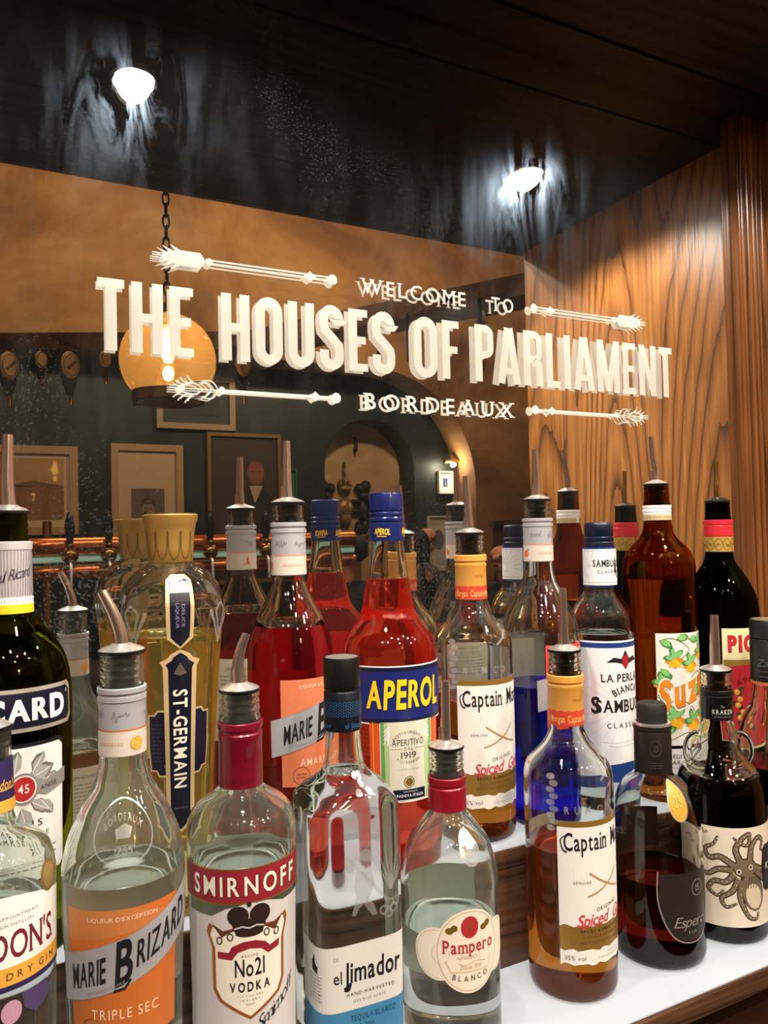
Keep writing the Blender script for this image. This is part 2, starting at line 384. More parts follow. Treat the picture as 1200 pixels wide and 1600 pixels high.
class Bottle:
    """a lathe-built bottle standing at (x, y); z values are world heights"""
    def __init__(s, label, xy, shelf, pts, top, level, liq=None, gl=None, face=0.0, sec=None, finish=None, wall=.0026, base_t=.006, seg=64, group=None, foot=.004, lift=0.0):
        s.lift = lift
        s.z0 = shelf + .0004; s.xy = xy; s.sec = sec
        rz = -math.atan2(xy[0] - CAM.x, xy[1] - CAM.y) + face * D2R
        s.root = empty('liquor_bottle', label, 'bottle', (xy[0], xy[1], s.z0), rz, group)
        P = [(z - s.z0, r) for z, r in pts]
        zb = min(P)[0]
        if zb > .02: P.append((foot + .001, min(P)[1]))
        s.f = pchip(P); T = top - s.z0; s.T = T; lv = level - s.z0; s.level = lv
        fz = (finish - s.z0) if finish else 9
        R0 = s.f(foot)
        out = [(0, .0012), (R0 * .6, .001), (R0 * .84, 0), (R0 - foot * .6, 0), (R0 - foot * .18, foot * .3), (R0, foot)]
        z = foot + .003
        while z < T:
            r = s.f(z)
            if z > fz: r += .0007 * max(0, math.sin((z - fz) / .0052 * 2 * PI)) - .0006
            out.append((r, z)); z += .0009 if z > fz else .0025
        out.append((s.f(T) - .0004, T)); out.append((s.f(T) - .0022, T))
        inn = []; z = T - .003
        while z > lv + .0005: inn.append((max(.004, min(s.f(z), s.f(min(z + .004, T))) - wall), z)); z -= .003
        rl = s.f(lv) - wall
        inn.append((rl, lv)); inn.append((rl * .9, lv - .0008)); inn.append((0, lv - .0008))
        s.gl = gl or CLEAR
        s.glass = lathe('glass_body', out + inn, s.gl, s.root, seg, sec, 60)
        if liq:
            lp = [(0, base_t), (R0 - wall - .003, base_t), (R0 - wall, base_t + .003)]
            z = base_t + .005
            while z < lv - .001: lp.append((s.f(z) - wall, z)); z += .004
            lp += [(rl, lv - .0002), (rl * .88, lv - .0011), (0, lv - .0011)]
            s.liq = lathe('liquid', lp, liq, s.root, seg, sec, 60); s.liq['label'] = liq.name.replace('_', ' ')
    def L(s, z): return z - s.z0
    def mapper(s, zref=None, up=True):
        """arc-length mapping round the body: u = 0 faces the front, v = world height"""
        zr = s.L(zref) if zref else .1; N = 720; tab = [0]; pv = None
        for k in range(N + 1):
            t = PI * k / N; r = s.f(zr) * (s.sec(t, zr) if s.sec else 1); p = Vector((r * math.sin(t), -r * math.cos(t)))
            if pv is not None: tab.append(tab[-1] + (p - pv).length)
            pv = p
        def th(u):
            a = min(abs(u), tab[-1] - 1e-9); lo, hi = 0, N
            while hi - lo > 1:
                mid = (lo + hi) // 2
                if tab[mid] <= a: lo = mid
                else: hi = mid
            t = PI * (lo + (a - tab[lo]) / max(1e-12, tab[lo + 1] - tab[lo])) / N
            return math.copysign(t, u)
        def mp(u, v, off):
            z = s.L(v) + s.lift; t = th(u); r = s.f(z) * (s.sec(t, z) if s.sec else 1) + off
            return Vector((r * math.sin(t), -r * math.cos(t), z))
        return mp
    def sleeve(s, name, prof, m, art=None, angle=30):
        """prof: (z, r) outline of a wrapper round the neck"""
        pr = [(r, s.L(z)) for z, r in prof]
        inner = [(max(.002, r - .0006), z) for r, z in reversed(pr)]
        o = lathe(name, pr + inner + [pr[0]], m, s.root, 48, None, angle)
        if art:
            f = pchip([(z, r) for z, r in prof])
            R = f(sum(z for z, r in prof) / len(prof))
            art.build(name + '_print', o, lambda u, v, off: Vector(((f(v) + off) * math.sin(u / R), -(f(v) + off) * math.cos(u / R), s.L(v))), step=.002)
        return o
    def cap(s, name, prof, m, angle=30):
        return lathe(name, [(r, s.L(z)) for r, z in prof], m, s.root, 48, None, angle)
    def pourer(s, z, r, spout, rs=(.0045, .0034), disc=CHROME, stop=.026, metal=None, vent=True):
        """z = top of the glass; spout = points relative to the top of the disc"""
        zt = s.L(z)
        o = lathe('pourer_stopper', [(0, zt - stop), (.0075, zt - stop), (.0088, zt - stop + .002), (.0085, zt - .012), (.0098, zt - .011), (.0085, zt - .009), (.0098, zt - .006), (.0098, zt - .001),
                                     (r - .0002, zt), (r + .0002, zt + .0012), (r, zt + .0022), (0, zt + .0022)], RUBBER, s.root, 40, None, 40)
        lathe('pourer_disc', [(0, zt + .0018), (r - .0008, zt + .0018), (r - .0004, zt + .0026), (r * .8, zt + .0042), (r * .5, zt + .0058), (rs[0] + .001, zt + .0068), (0, zt + .007)], disc, o, 40, None, 50)
        b = Vector((0, 0, zt + .006)); pts = spline([b + Vector(p) for p in spout], 5); n = len(pts)
        rad = [rs[0] + (rs[1] - rs[0]) * i / (n - 1) for i in range(n)]
        bm = bmesh.new(); tube_bm(bm, pts, rad, 16, False)
        # rolled-in mouth so that the spout reads as an open tube
        tube_bm(bm, [pts[-1], pts[-1] - (pts[-1] - pts[-2]).normalized() * .006], [rad[-1], rad[-1] * .75], 16, True)
        bm_obj('pouring_spout', bm, metal or STEEL, o, True, 50)
        if vent:
            d = Vector((-.7, .3, 0)) * rs[0] * 1.4
            tube('air_tube', [b + d, b + d + Vector((0, 0, .011))], .0011, metal or STEEL, o, 8)
        return o

# ------------------------------------------------------------------ the alcove: mirror, panel, soffit, shelves
PANEL = wood('ash_panel', hexc('b87a3e'), hexc('9a612e'), hexc('42260f'), 'z', 22, 3.6, .085, .36)
DARKW = wood('dark_ash', hexc('231d1d'), hexc('1b1718'), hexc('0a090a'), 'x', 16, 3.0, .1, .5, spec=.12)
RISER = wood('riser_ash', hexc('6e4a34'), hexc('573827'), hexc('2c1a12'), 'x', 12, 9, .06, .45)
CABW = wood('cabinet_mahogany', hexc('3a1d14'), hexc('2d1510'), hexc('1a0c09'), 'x', 8, 3, .1, .4)
MX0, MX1 = -1.0, 1.0
SOF = 2.078; DEP = .545

wall = struct(box('wall_back', (MX0 - .3, .02, 0, 1.6, .14, 4.6), DARKW))
struct(box('wall_right', (MX1, -DEP, 0, MX1 + .045, .02, SOF), PANEL))
struct(box('wall_left', (MX0 - .045, -DEP, 0, MX0, .02, SOF), PANEL))
bm = bmesh.new()
bx(bm, MX0 - .1, -.056, SOF, MX1 + .1, .02, SOF + .05); bx(bm, MX0 - .1, -DEP, SOF, MX1 + .1, -.062, SOF + .05); bx(bm, MX0 - .1, -.07, SOF + .012, MX1 + .1, -.05, SOF + .06)
struct(bm_obj('ceiling_soffit', bm, DARKW, None, False))
struct(box('trim_1', (MX0 - .1, -DEP - .02, SOF, MX1 + .1, -DEP, 4.6), DARKW))
# reeded corner moulding between mirror and panel
bm = bmesh.new()
bx(bm, .9385, -.012, 1.198, MX1 - .0003, -.0003, SOF - .0005)
for xx, r in ((.9415, .0028), (.9475, .0036), (.958, .0068), (.970, .0052), (.979, .0036), (.989, .0065)):
    tube_bm(bm, [(xx, -.012, 1.198), (xx, -.012, SOF - .0005)], r, 16)
struct(bm_obj('trim_2', bm, wood('moulding_ash', hexc('84502a'), hexc('6b3f20'), hexc('36200f'), 'z', 10, 9, .05, .25), None, True, 40))

# mirror: silvering + glass sheet with wipe marks + white lettering on its face
def mirror_mat():
    m = bpy.data.materials.new('silvering'); m.use_nodes = True; n = m.node_tree.nodes; l = m.node_tree.links; n.clear()
    o = n.new('ShaderNodeOutputMaterial'); g = n.new('ShaderNodeBsdfGlossy'); g.inputs['Color'].default_value = (.80, .78, .74, 1); g.inputs['Roughness'].default_value = 0
    l.new(g.outputs[0], o.inputs[0]); return m
def smear_mat():
    m = bpy.data.materials.new('smeared_glass'); m.use_nodes = True; n = m.node_tree.nodes; l = m.node_tree.links; n.clear()
    o = n.new('ShaderNodeOutputMaterial'); t = n.new('ShaderNodeBsdfTransparent'); g = n.new('ShaderNodeBsdfGlossy'); g.inputs['Roughness'].default_value = .0
    g2 = n.new('ShaderNodeBsdfGlossy'); g2.inputs['Roughness'].default_value = .2; g2.inputs['Color'].default_value = (.62, .78, 1, 1)
    d = n.new('ShaderNodeBsdfDiffuse'); d.inputs[0].default_value = (.75, .8, .8, 1)
    tc = n.new('ShaderNodeTexCoord')
    f = schlick(n, l)
    m1 = n.new('ShaderNodeMixShader'); l.new(f.outputs[0], m1.inputs[0]); l.new(t.outputs[0], m1.inputs[1]); l.new(g.outputs[0], m1.inputs[2])
    # wipe marks: swirled, stretched noise
    mp = n.new('ShaderNodeMapping'); mp.inputs['Rotation'].default_value = (0, .65, 0); mp.inputs['Scale'].default_value = (9, 1, 2.2); l.new(tc.outputs['Object'], mp.inputs[0])
    a = n.new('ShaderNodeTexNoise'); a.inputs['Scale'].default_value = 3.2; a.inputs['Detail'].default_value = 9; a.inputs['Roughness'].default_value = .68; a.inputs['Distortion'].default_value = .8
    l.new(mp.outputs[0], a.inputs['Vector'])
    b = n.new('ShaderNodeTexNoise'); b.inputs['Scale'].default_value = 3.0; b.inputs['Detail'].default_value = 3; l.new(tc.outputs['Object'], b.inputs['Vector'])
    r1 = n.new('ShaderNodeMapRange'); r1.inputs[1].default_value = .46; r1.inputs[2].default_value = .75; r1.inputs[4].default_value = .15; l.new(a.outputs[0], r1.inputs[0])
    r2 = n.new('ShaderNodeMapRange'); r2.inputs[1].default_value = .42; r2.inputs[2].default_value = .62; r2.inputs[3].default_value = .13; l.new(b.outputs[0], r2.inputs[0])
    mm = n.new('ShaderNodeMath'); mm.operation = 'MULTIPLY'; l.new(r1.outputs[0], mm.inputs[0]); l.new(r2.outputs[0], mm.inputs[1])
    sx = n.new('ShaderNodeSeparateXYZ'); l.new(tc.outputs['Object'], sx.inputs[0])
    hm = n.new('ShaderNodeMapRange'); hm.inputs[1].default_value = 1.45; hm.inputs[2].default_value = 1.85; hm.inputs[3].default_value = .12; l.new(sx.outputs[2], hm.inputs[0])
    mz = n.new('ShaderNodeMath'); mz.operation = 'MULTIPLY'; l.new(mm.outputs[0], mz.inputs[0]); l.new(hm.outputs[0], mz.inputs[1])
    m2 = n.new('ShaderNodeMixShader'); l.new(mz.outputs[0], m2.inputs[0]); l.new(m1.outputs[0], m2.inputs[1]); l.new(g2.outputs[0], m2.inputs[2])
    # dried specks
    v = n.new('ShaderNodeTexVoronoi'); v.inputs['Scale'].default_value = 330; l.new(tc.outputs['Object'], v.inputs['Vector'])
    c = n.new('ShaderNodeTexNoise'); c.inputs['Scale'].default_value = 6; c.inputs['Detail'].default_value = 4; l.new(tc.outputs['Object'], c.inputs['Vector'])
    cr = n.new('ShaderNodeMapRange'); cr.inputs[1].default_value = .36; cr.inputs[2].default_value = .72; cr.inputs[3].default_value = .03; cr.inputs[4].default_value = .33; l.new(c.outputs[0], cr.inputs[0])
    lt = n.new('ShaderNodeMath'); lt.operation = 'LESS_THAN'; l.new(v.outputs['Distance'], lt.inputs[0]); l.new(cr.outputs[0], lt.inputs[1])
    hz = n.new('ShaderNodeMath'); hz.operation = 'MULTIPLY_ADD'; hz.inputs[1].default_value = .05; hz.inputs[2].default_value = .004; l.new(lt.outputs[0], hz.inputs[0])
    m3 = n.new('ShaderNodeMixShader'); l.new(hz.outputs[0], m3.inputs[0]); l.new(m2.outputs[0], m3.inputs[1]); l.new(d.outputs[0], m3.inputs[2])
    l.new(m3.outputs[0], o.inputs[0]); return m
mirror = empty('mirror', 'large bar mirror filling the back wall, printed with white lettering and arrows', 'mirror', (0, 0, 0))
box('silvered_back', (MX0, 0, 1.10, .9384, .018, SOF - .0002), mirror_mat(), mirror)
bm = bmesh.new(); vs = [bm.verts.new(p) for p in ((MX0, -.0055, 1.19), (.938, -.0055, 1.19), (.938, -.0055, SOF - .0003), (MX0, -.0055, SOF - .0003))]; bm.faces.new(vs)
bm_obj('glass_front', bm, smear_mat(), mirror, False)

WHITE = vinyl()
flat = lambda u, v, off: Vector((u, -.0056 - off, v))
HW = {'T': .78, 'H': .95, 'E': .74, 'O': .95, 'U': .95, 'S': .9, 'F': .7, 'P': .88, 'A': 1.02, 'R': .93, 'L': .7, 'I': .36, 'M': 1.24, 'N': 1.0}
def cond(art, ch, x, z, w, h, t, m):
    """condensed poster capitals drawn with broad strokes"""
    a, b = x + t / 2, x + w - t / 2; B, T_ = z, z + h; mid = z + h * .5; q = t * .82
    def arc(cx, cz, rx, rz, d0, d1, n=9): return [(cx + rx * math.cos((d0 + (d1 - d0) * k / n) * D2R), cz + rz * math.sin((d0 + (d1 - d0) * k / n) * D2R)) for k in range(n + 1)]
    lc = [1.0]
    def ln(p, w_=t): art.line(p, w_, m, lc[0]); lc[0] += .3
    c = x + w / 2; rx = (b - a) / 2; rz = rx * 1.1
    if ch in 'THELFINPRM':
        if ch == 'T': ln([(c, B), (c, T_ - q / 2)]); ln([(x, T_ - q / 2), (x + w, T_ - q / 2)], q)
        if ch in 'HELFPRNM': ln([(a, B), (a, T_)])
        if ch == 'I': ln([(c, B), (c, T_)])
        if ch in 'HNM': ln([(b, B), (b, T_)])
        if ch == 'H': ln([(a, mid), (b, mid)], q)
        if ch in 'EF': ln([(a, T_ - q / 2), (x + w, T_ - q / 2)], q); ln([(a, mid), (x + w * .9, mid)], q)
        if ch in 'EL': ln([(a, B + q / 2), (x + w, B + q / 2)], q)
        if ch == 'N': art.poly([(x, T_), (x + t * .95, T_), (x + w, B), (x + w - t * .95, B)], m, 2.5)
        if ch == 'M': art.poly([(x, T_), (x + t, T_), (c + t * .45, B + h * .02), (c - t * .45, B + h * .02)], m, 2.5); art.poly([(x + w, T_), (x + w - t, T_), (c - t * .45, B + h * .02), (c + t * .45, B + h * .02)], m, 2.8)
        if ch in 'PR':
            zz = z + h * .42; p = [(a, T_ - q / 2)] + arc(b - rx * .9, T_ - q / 2 - rz * .75, rx * .9, rz * .75, 90, 0) + arc(b - rx * .9, zz + q / 2 + rz * .75, rx * .9, rz * .75, 0, -90) + [(a, zz + q / 2)]; ln(p, q * 1.05)
            if ch == 'R': ln([(c, zz + q / 2)] + arc(b - rx * .8, zz - rz * .5, rx * .8, rz * .6, 90, 0) + [(b + t * .08, B)])
    elif ch == 'A':
        ln([(a - t * .1, B), (c - t * .12, T_)]); ln([(b + t * .1, B), (c + t * .12, T_)]); ln([(a + w * .1, z + h * .23), (b - w * .1, z + h * .23)], q * .9)
    elif ch == 'O': ln([(a, mid)] + arc(c, T_ - q / 2 - rz, rx, rz, 180, 0, 14) + arc(c, B + q / 2 + rz, rx, rz, 0, -180, 14) + [(a, mid)])
    elif ch == 'U': ln([(a, T_)] + arc(c, B + q / 2 + rz, rx, rz, 180, 360, 14) + [(b, T_)])
    elif ch == 'S':
        ln([(b, T_ - h * .3), (b, T_ - q / 2 - rz)] + arc(c, T_ - q / 2 - rz, rx, rz, 0, 180, 12) + [(a, T_ - h * .3)] + [(a + w * .03, T_ - h * .38), (c, mid), (b - w * .03, B + h * .38), (b, B + h * .3)] + arc(c, B + q / 2 + rz, rx, rz, 0, -180, 12) + [(a, B + h * .3)])
art = Art()
for word, x0, x1 in (('THE', .0886, .1745), ('HOUSES', .2015, .391), ('OF', .4145, .473), ('PARLIAMENT', .4945, .8075)):
    n = len(word); unit = (x1 - x0) / (sum(HW[c] for c in word) + .2 * (n - 1)); x = x0
    for ch in word:
        cond(art, ch, x, 1.6695, HW[ch] * unit, .0655, .0098, WHITE); x += (HW[ch] + .2) * unit
art.build('lettering', mirror, flat, step=None, base=.0001)
a2 = Art().text('WELCOME', .418, 1.7612, .0155, WHITE, w=.131, bold=.012, serif=.07, gap=.3)
a2.build('small_lettering', mirror, flat, step=None, base=.0001)
a2 = Art().text('TO', .5345, 1.7612, .0155, WHITE, w=.031, bold=.012, serif=.07, gap=.3)
a2.build('small_lettering', mirror, flat, step=None, base=.0001)
Art().text('BORDEAUX', .45, 1.6385, .0165, WHITE, w=.193, bold=.012, serif=.07, gap=.5).build('small_lettering', mirror, flat, step=None, base=.0001)
def arrow(x0, x1, z, thin, hd):
    """hd: +1 the flower head is at x1, -1 at x0"""
    a = Art(); X = (lambda u: x0 + u) if hd < 0 else (lambda u: x1 - u); Ln = x1 - x0; q = Ln / .187
    P = lambda pts: [(X(u * q), z + v) for u, v in pts]
    a.line(P([(0, 0), (.05, 0)]), .0012, WHITE); a.line(P([(0, .0022), (.014, .0022)]), .001, WHITE); a.line(P([(0, -.0022), (.014, -.0022)]), .001, WHITE)
    for sgn in (1, -1):
        for (r0, r1, e, sz) in ((.05, .02, .012, 1.0), (.043, .013, .010, .9), (.034, .008, .007, .8)):
            if thin: a.curve(P([(r0, 0), (r0 - .008, sgn * e * .7), (r1 + .004, sgn * e * .55), (r1 - .002, sgn * e)]), .0012, WHITE, 1.2)
            else: a.poly(P([(r0, 0), (r0 - .005, sgn * e * .62), (r1 + .006, sgn * e * .62), (r1 - .004, sgn * e), (r1 + .003, sgn * e * .35), (r1 + .004, 0)]), WHITE, 1.2 + sz * .1)
    a.ell(X(.0535 * q), z, .0032, .0038, WHITE, 1.4); a.ell(X(.012 * q), z, .0035, .003, WHITE, 1.4)
    if thin: a.line(P([(.05, 0), (.18, 0)]), .0026, WHITE)
    else:
        a.line(P([(.05, .0018), (.18, .0018)]), .0017, WHITE); a.line(P([(.05, -.0014), (.18, -.0014)]), .0017, WHITE)
    a.poly(P([(.150, 0), (.157, .0052), (.164, 0), (.157, -.0052)]), WHITE, 1.5); a.ell(X(.182 * q), z, .0052, .0054, WHITE, 1.6)
    return a.build('arrow_motif', mirror, flat, step=None, base=.0001)
arrow(.1372, .3245, 1.7628, False, -1); arrow(.5755, .7615, 1.7628, False, 1)
arrow(.151, .3255, 1.6395, True, -1); arrow(.5735, .7610, 1.641, True, 1)

# lit two-step bottle shelf
def acryl():
    m, n, l, b = nodes('lit_acrylic')
    b.inputs['Base Color'].default_value = (.24, .255, .27, 1); b.inputs['Roughness'].default_value = .18
    b.inputs['Emission Color'].default_value = (.96, .98, 1, 1); b.inputs['Emission Strength'].default_value = SHELF_GLOW
    return m
ACR = acryl()
sh = empty('bottle_shelf', 'upper white glowing bottle shelf against the mirror', 'shelf', (0, 0, UP))
box('acrylic_top', (MX0 + .001, -.1235, -.010, MX1 - .001, -.0065, 0), ACR, sh)
box('shelf_edge', (MX0 + .001, -.1275, -.0165, MX1 - .001, -.1237, -.0005), RISER, sh, .0006)
box('riser_panel', (MX0 + .001, -.1255, LOW - UP + .0003, MX1 - .001, -.12, -.0167), RISER, sh)
sh2 = empty('bottle_shelf', 'lower white glowing bottle shelf with a dark wooden front', 'shelf', (0, 0, LOW))
box('acrylic_top', (MX0 + .001, -.242, -.010, MX1 - .001, -.1258, 0), ACR, sh2)
box('shelf_edge', (MX0 + .001, -.2465, -.0185, MX1 - .001, -.2422, -.0004), RISER, sh2, .0008)
box('front_panel', (MX0 + .001, -.237, -.45, MX1 - .001, -.12, -.0187), CABW, sh2)

# recessed lamps under the soffit
for k, (x, lab) in enumerate(((.167, 'left of the two round white spot lamps under the dark soffit'), (.779, 'right of the two round white spot lamps under the dark soffit, nearest the wood panel'))):
    t = empty('downlight', lab, 'lamp', (x, -.258, SOF), 0, 'soffit spot lamps')
    lathe('bezel', [(.0262, -.0002), (.0285, -.0002), (.0285, -.003), (.027, -.0055), (.0248, -.006), (.0248, -.0002)], CHROME, t)
    lathe('lens', [(0, -.0052), (.0245, -.0048), (.0245, -.001), (0, -.001)], emis('lamp_lens', (1, .98, .93), 40), t)
    ld = bpy.data.lights.new('downlight_beam', 'SPOT'); ld.energy = SPOT_POWER; ld.color = (1, .95, .86); ld.spot_size = 146 * D2R; ld.spot_blend = .35; ld.shadow_soft_size = .02
    lo = bpy.data.objects.new('downlight_beam', ld); COL.objects.link(lo); lo.parent = t; lo.location = (0, 0, -.008)

# ------------------------------------------------------------------ bottles
cNAVY = mat('141a3c', .4); cINK = mat('17161a', .5); cCREAM = mat('ece4d3', .55); cPAPER = mat('f1eeea', .5); cGOLD = mat('b8903f', .3, .7); cORANGE = mat('bf6629', .5)
cRED = mat('a3202c', .4); cGREY = mat('8f8d90', .5); cSILV = mat('c3c0bd', .35, .6); cSLV = mat('b0aeb2', .4, .25); cYEL = mat('f3c51f', .45); cGREEN = mat('4f9a4a', .5); cBROWN = mat('5a3c2a', .5)
cLGREY = mat('b9b6b4', .5); cPEACH = mat('f0c9a8', .5)

# ---- front row ----------------------------------------------------------------
def orange_slice(a, x, y, r, L=3):
    a.ell(x, y, r, r, mat('ee8a1d', .5), L); a.ell(x, y, r * .86, r * .86, mat('f9c869', .5), L + .3); a.ell(x, y, r * .78, r * .78, mat('f59a2c', .5), L + .6)
    for k in range(4): a.line([(x - r * .78 * math.cos(k * PI / 4), y - r * .78 * math.sin(k * PI / 4)), (x + r * .78 * math.cos(k * PI / 4), y + r * .78 * math.sin(k * PI / 4))], r * .07, mat('f9c869', .5), L + .9)
def leafy(a, x, y, s, m, L=3, rot=0):
    c, q = math.cos(rot), math.sin(rot)
    P = [(0, 0), (.35, .28), (.75, .25), (1, 0), (.75, -.2), (.35, -.22)]
    a.poly([(x + s * (u * c - v * q), y + s * (u * q + v * c)) for u, v in P], m, L)
def scrawl(a, x, y, w, h, m, L=3, n=9, t=.0004, rise=0):
    pts = [(x + w * (k / n) + (w * .03 if k % 2 else 0), y + (h / 2 if k % 2 else -h / 2) * (random.random() ** 1.5) * 1.3 + rise * k / n) for k in range(n + 1)]
    a.curve(pts, t, m, L)

def marie(b, ztop, zbot, half, slv, slogan, accent, fruit, rneck, center=0, dark_text=None, zcol=None):
    """two-piece label with a diagonal grey name band, and the printed neck sleeve"""
    A = Art(); w = half; h = ztop - zbot
    A.rect(-w, zbot, w, ztop, accent, 0)
    A.poly([(-w, ztop - h * .25), (-w, ztop), (w * .1, ztop), (w, ztop - h * .12)], mat('bd743e', .5) if accent is cORANGE else accent, .3)
    A.text('LIQUEUR D\'EXCEPTION', 0, ztop - .006, .0027, cPEACH, w=.042, L=1)
    zb = zbot + h * .53 + .006; s0 = -w - .009; s1 = w + .015; bh = .0155; rise = .024
    yy = lambda u: zb + rise * (u / (2 * w)) + .004 * (u / w) ** 2 * (1 if u > 0 else .2)
    n = 14; us = [s0 + (s1 - s0) * k / n for k in range(n + 1)]
    A.poly([(u, yy(u) - bh) for u in us] + [(u, yy(u) + bh) for u in reversed(us)], cSLV, 2)
    A.line([(u, yy(u) - bh) for u in us], .0005, cGREY, 2.4); A.line([(u, yy(u) + bh) for u in us], .0005, cGREY, 2.4)
    T = Art(); T.text('MARIE', -w * .62, 0, .0155, cINK, w=w * .66, bold=.022, shear=.12, gap=.14)
    T.text('B', w * .0, .0005, .027, cINK, w=w * .28, bold=.024, shear=.12); T.line([(-w * .16, -.0155), (w * .02, -.0165), (w * .12, -.0125)], .0016, cINK, 2)
    T.text('RIZARD', w * .70, .001, .0165, cINK, w=w * .98, bold=.022, shear=.12, gap=.14); T.text('BORDEAUX FRANCE', -w * .3, -.0125, .0018, cGREY, w=.024)
    T.xf(lambda u, v: (u, v + yy(u))); A.f += [(m, L + 2, p) for m, L, p in T.f]
    A.text(slogan, w * .02 if len(slogan) > 8 else 0, zbot + h * .22, .0062, cPEACH, w=w * 1.15, bold=.004, gap=.3, L=1)
    A.ring(-w * .55, zbot + h * .1, .0075, .0075, .0004, cBROWN, 1); A.text('AROMES', -w * .55, zbot + h * .1 + .0012, .0016, cBROWN, w=.009); A.text('NATURELS', -w * .55, zbot + h * .1 - .0016, .0016, cBROWN, w=.010)
    A.build('label', b.root, b.mapper(zb), vstep=.008)
    K = Art().rect(-.034, zbot + .004, .034, ztop - .002, cCREAM, 0).text('CREME DE COCKTAIL', 0, ztop - .012, .003, cINK, w=.03)
    K.lines(-.022, .022, [ztop - .02 - .004 * k for k in range(9)], .0018, cGREY); mp = b.mapper(zb); circ = PI * b.f(b.L(zb)) * 1.0
    K.build('back_label', b.root, lambda u, v, o: mp(circ - u if u >= 0 else -circ - u, v, o), vstep=.01)
    z0, z1, zc = slv                                     # bottom, top of print, top of collar
    S_ = Art(); S_.rect(-.05, z0 + .0005, .05, z0 + .0175, mat('cfc2b4', .45), 0); S_.rect(-.05, z0 + .0172, .05, z0 + .0182, accent if accent is cORANGE else mat('d98a6c', .5), 1)
    for u in (-.024, -.006, .017, .034): scrawl(S_, u, z0 + .027, .011, .006, mat('6d6a72', .5), rise=.002)
    for u in (-.030, .010, .041): fruit(S_, u, z0 + .0085)
    S_.text('ORIGINE FRANCE', -.008, z0 + .009, .0022, mat('d9a789', .5), w=.018)
    b.sleeve('neck_sleeve', [(z0, rneck + .0004), (z1, rneck + .0003), (z1 + .0005, rneck + .001), (z1 + .0035, rneck + .001), (z1 + .004, rneck - .0002), (z1 + .0055, rneck - .0002), (z1 + .006, rneck + .0012), (zc - .0005, rneck + .0012), (zc, rneck)], cSLV, S_)

# clear orange liqueur (front, left)
b = Bottle('clear bottle with orange label crossed by a grey band, bent steel pourer, front row', (.0812, -.172), LOW,
    [(1.4206, .015), (1.3977, .0146), (1.3526, .0152), (1.3351, .0183), (1.3176, .0279), (1.2937, .0375), (1.2763, .0402), (1.2546, .0402), (1.22, .0385), (1.15, .0370)], 1.4206, 1.276, liquid('clear_liquor', (.985, .985, .97)), BRIGHTENED, lift=0.024, face=-2, finish=1.3985)
marie(b, 1.2400, 1.155, .037, (1.3530, 1.389, 1.3985), 'TRIPLE SEC', cORANGE, lambda a, x, y: orange_slice(a, x, y, .0045), .0152)
b.pourer(1.4206, .0158, [(0, 0, -.002), (-.001, 0, .008), (-.0055, 0, .022), (-.0125, 0, .037)], (.0052, .0036), vent=False)
A = Art(); A.ring(.001, 1.2855, .0235, .0195, .0011, RELIEF, 1)
A.text('BORDEAUX', .001, 1.2945, .0042, RELIEF, w=.034, arc=-.022, gap=.4); A.text('1755', .001, 1.2755, .004, RELIEF, w=.012); A.poly([(-.004, 1.282), (.006, 1.282), (.008, 1.288), (.002, 1.2905), (-.006, 1.287)], RELIEF, 1)
A.build('moulded_medallion', b.root, b.mapper(1.27), vstep=.003, base=.0004, dl=.0003)

# vodka with the red band
b = Bottle('clear vodka bottle with red name band, crowned shield and tall red neck sleeve', (.1641, -.172), LOW,
    [(1.3848, .0146), (1.3636, .0150), (1.3177, .0154), (1.3121, .0213), (1.3051, .0315), (1.2981, .037), (1.2864, .0396), (1.2631, .0393), (1.1428, .0372)], 1.3848, 1.266, liquid('clear_liquor', (.985, .985, .97)), BRIGHTENED, lift=0.0115, face=0, finish=1.366)
RB = mat('8f2230', .45); M = b.mapper(1.22)
A = Art(); A.rect(-.0545, 1.2365, .0545, 1.2598, RB, 0); A.rect(-.0545, 1.2592, .0545, 1.2602, cGOLD, 1); A.rect(-.0545, 1.2360, .0545, 1.2370, cGOLD, 1)
A.text('SMIRNOFF', .003, 1.2478, .0128, cINK, w=.0795, bold=.020, gap=.36, L=1.5); A.text('SMIRNOFF', .0025, 1.2481, .0128, cCREAM, w=.079, bold=.02, gap=.36, L=3)
A.build('name_band', b.root, M, vstep=.01)
A = Art(); fr = mat('cfc8c6', .6)
A.poly([(-.050, 1.10), (.050, 1.10), (.050, 1.232), (.03, 1.2315), (.018, 1.2355), (.004, 1.2365), (-.012, 1.233), (-.022, 1.2275), (-.050, 1.2275)], fr, 0)
ol = [(-.0245, 1.2225), (-.014, 1.218), (-.004, 1.221), (.012, 1.221), (.022, 1.2195), (.0325, 1.2235), (.034, 1.218), (.0305, 1.207), (.0305, 1.178), (.0265, 1.170), (.004, 1.157), (-.018, 1.170), (-.0225, 1.178), (-.0225, 1.207), (-.0265, 1.2165)]
A.poly(ol, mat('a3622f', .4, .3), 1); cx_, cy_ = .004, 1.19
A.poly([(cx_ + (x - cx_) * .90, cy_ + (y - cy_) * .93) for x, y in ol], cCREAM, 1.6)
A.poly([(-.022, 1.2225), (-.014, 1.218), (-.005, 1.2195), (-.015, 1.2135)], mat('5d3220', .5), 1.8); A.poly([(.0295, 1.2225), (.022, 1.2190), (.013, 1.2195), (.0225, 1.2135)], mat('5d3220', .5), 1.8)
cr = mat('2a1a14', .5)
A.ell(-.0035, 1.228, .0072, .0068, cr, 2); A.ell(.0115, 1.228, .0072, .0068, cr, 2.1); A.poly([(-.009, 1.226), (.017, 1.226), (.0135, 1.2165), (-.0055, 1.2165)], cr, 2.2); A.ell(.004, 1.2355, .0016, .0018, cr, 2.3); A.ell(.004, 1.216, .0095, .0026, cr, 2.4)
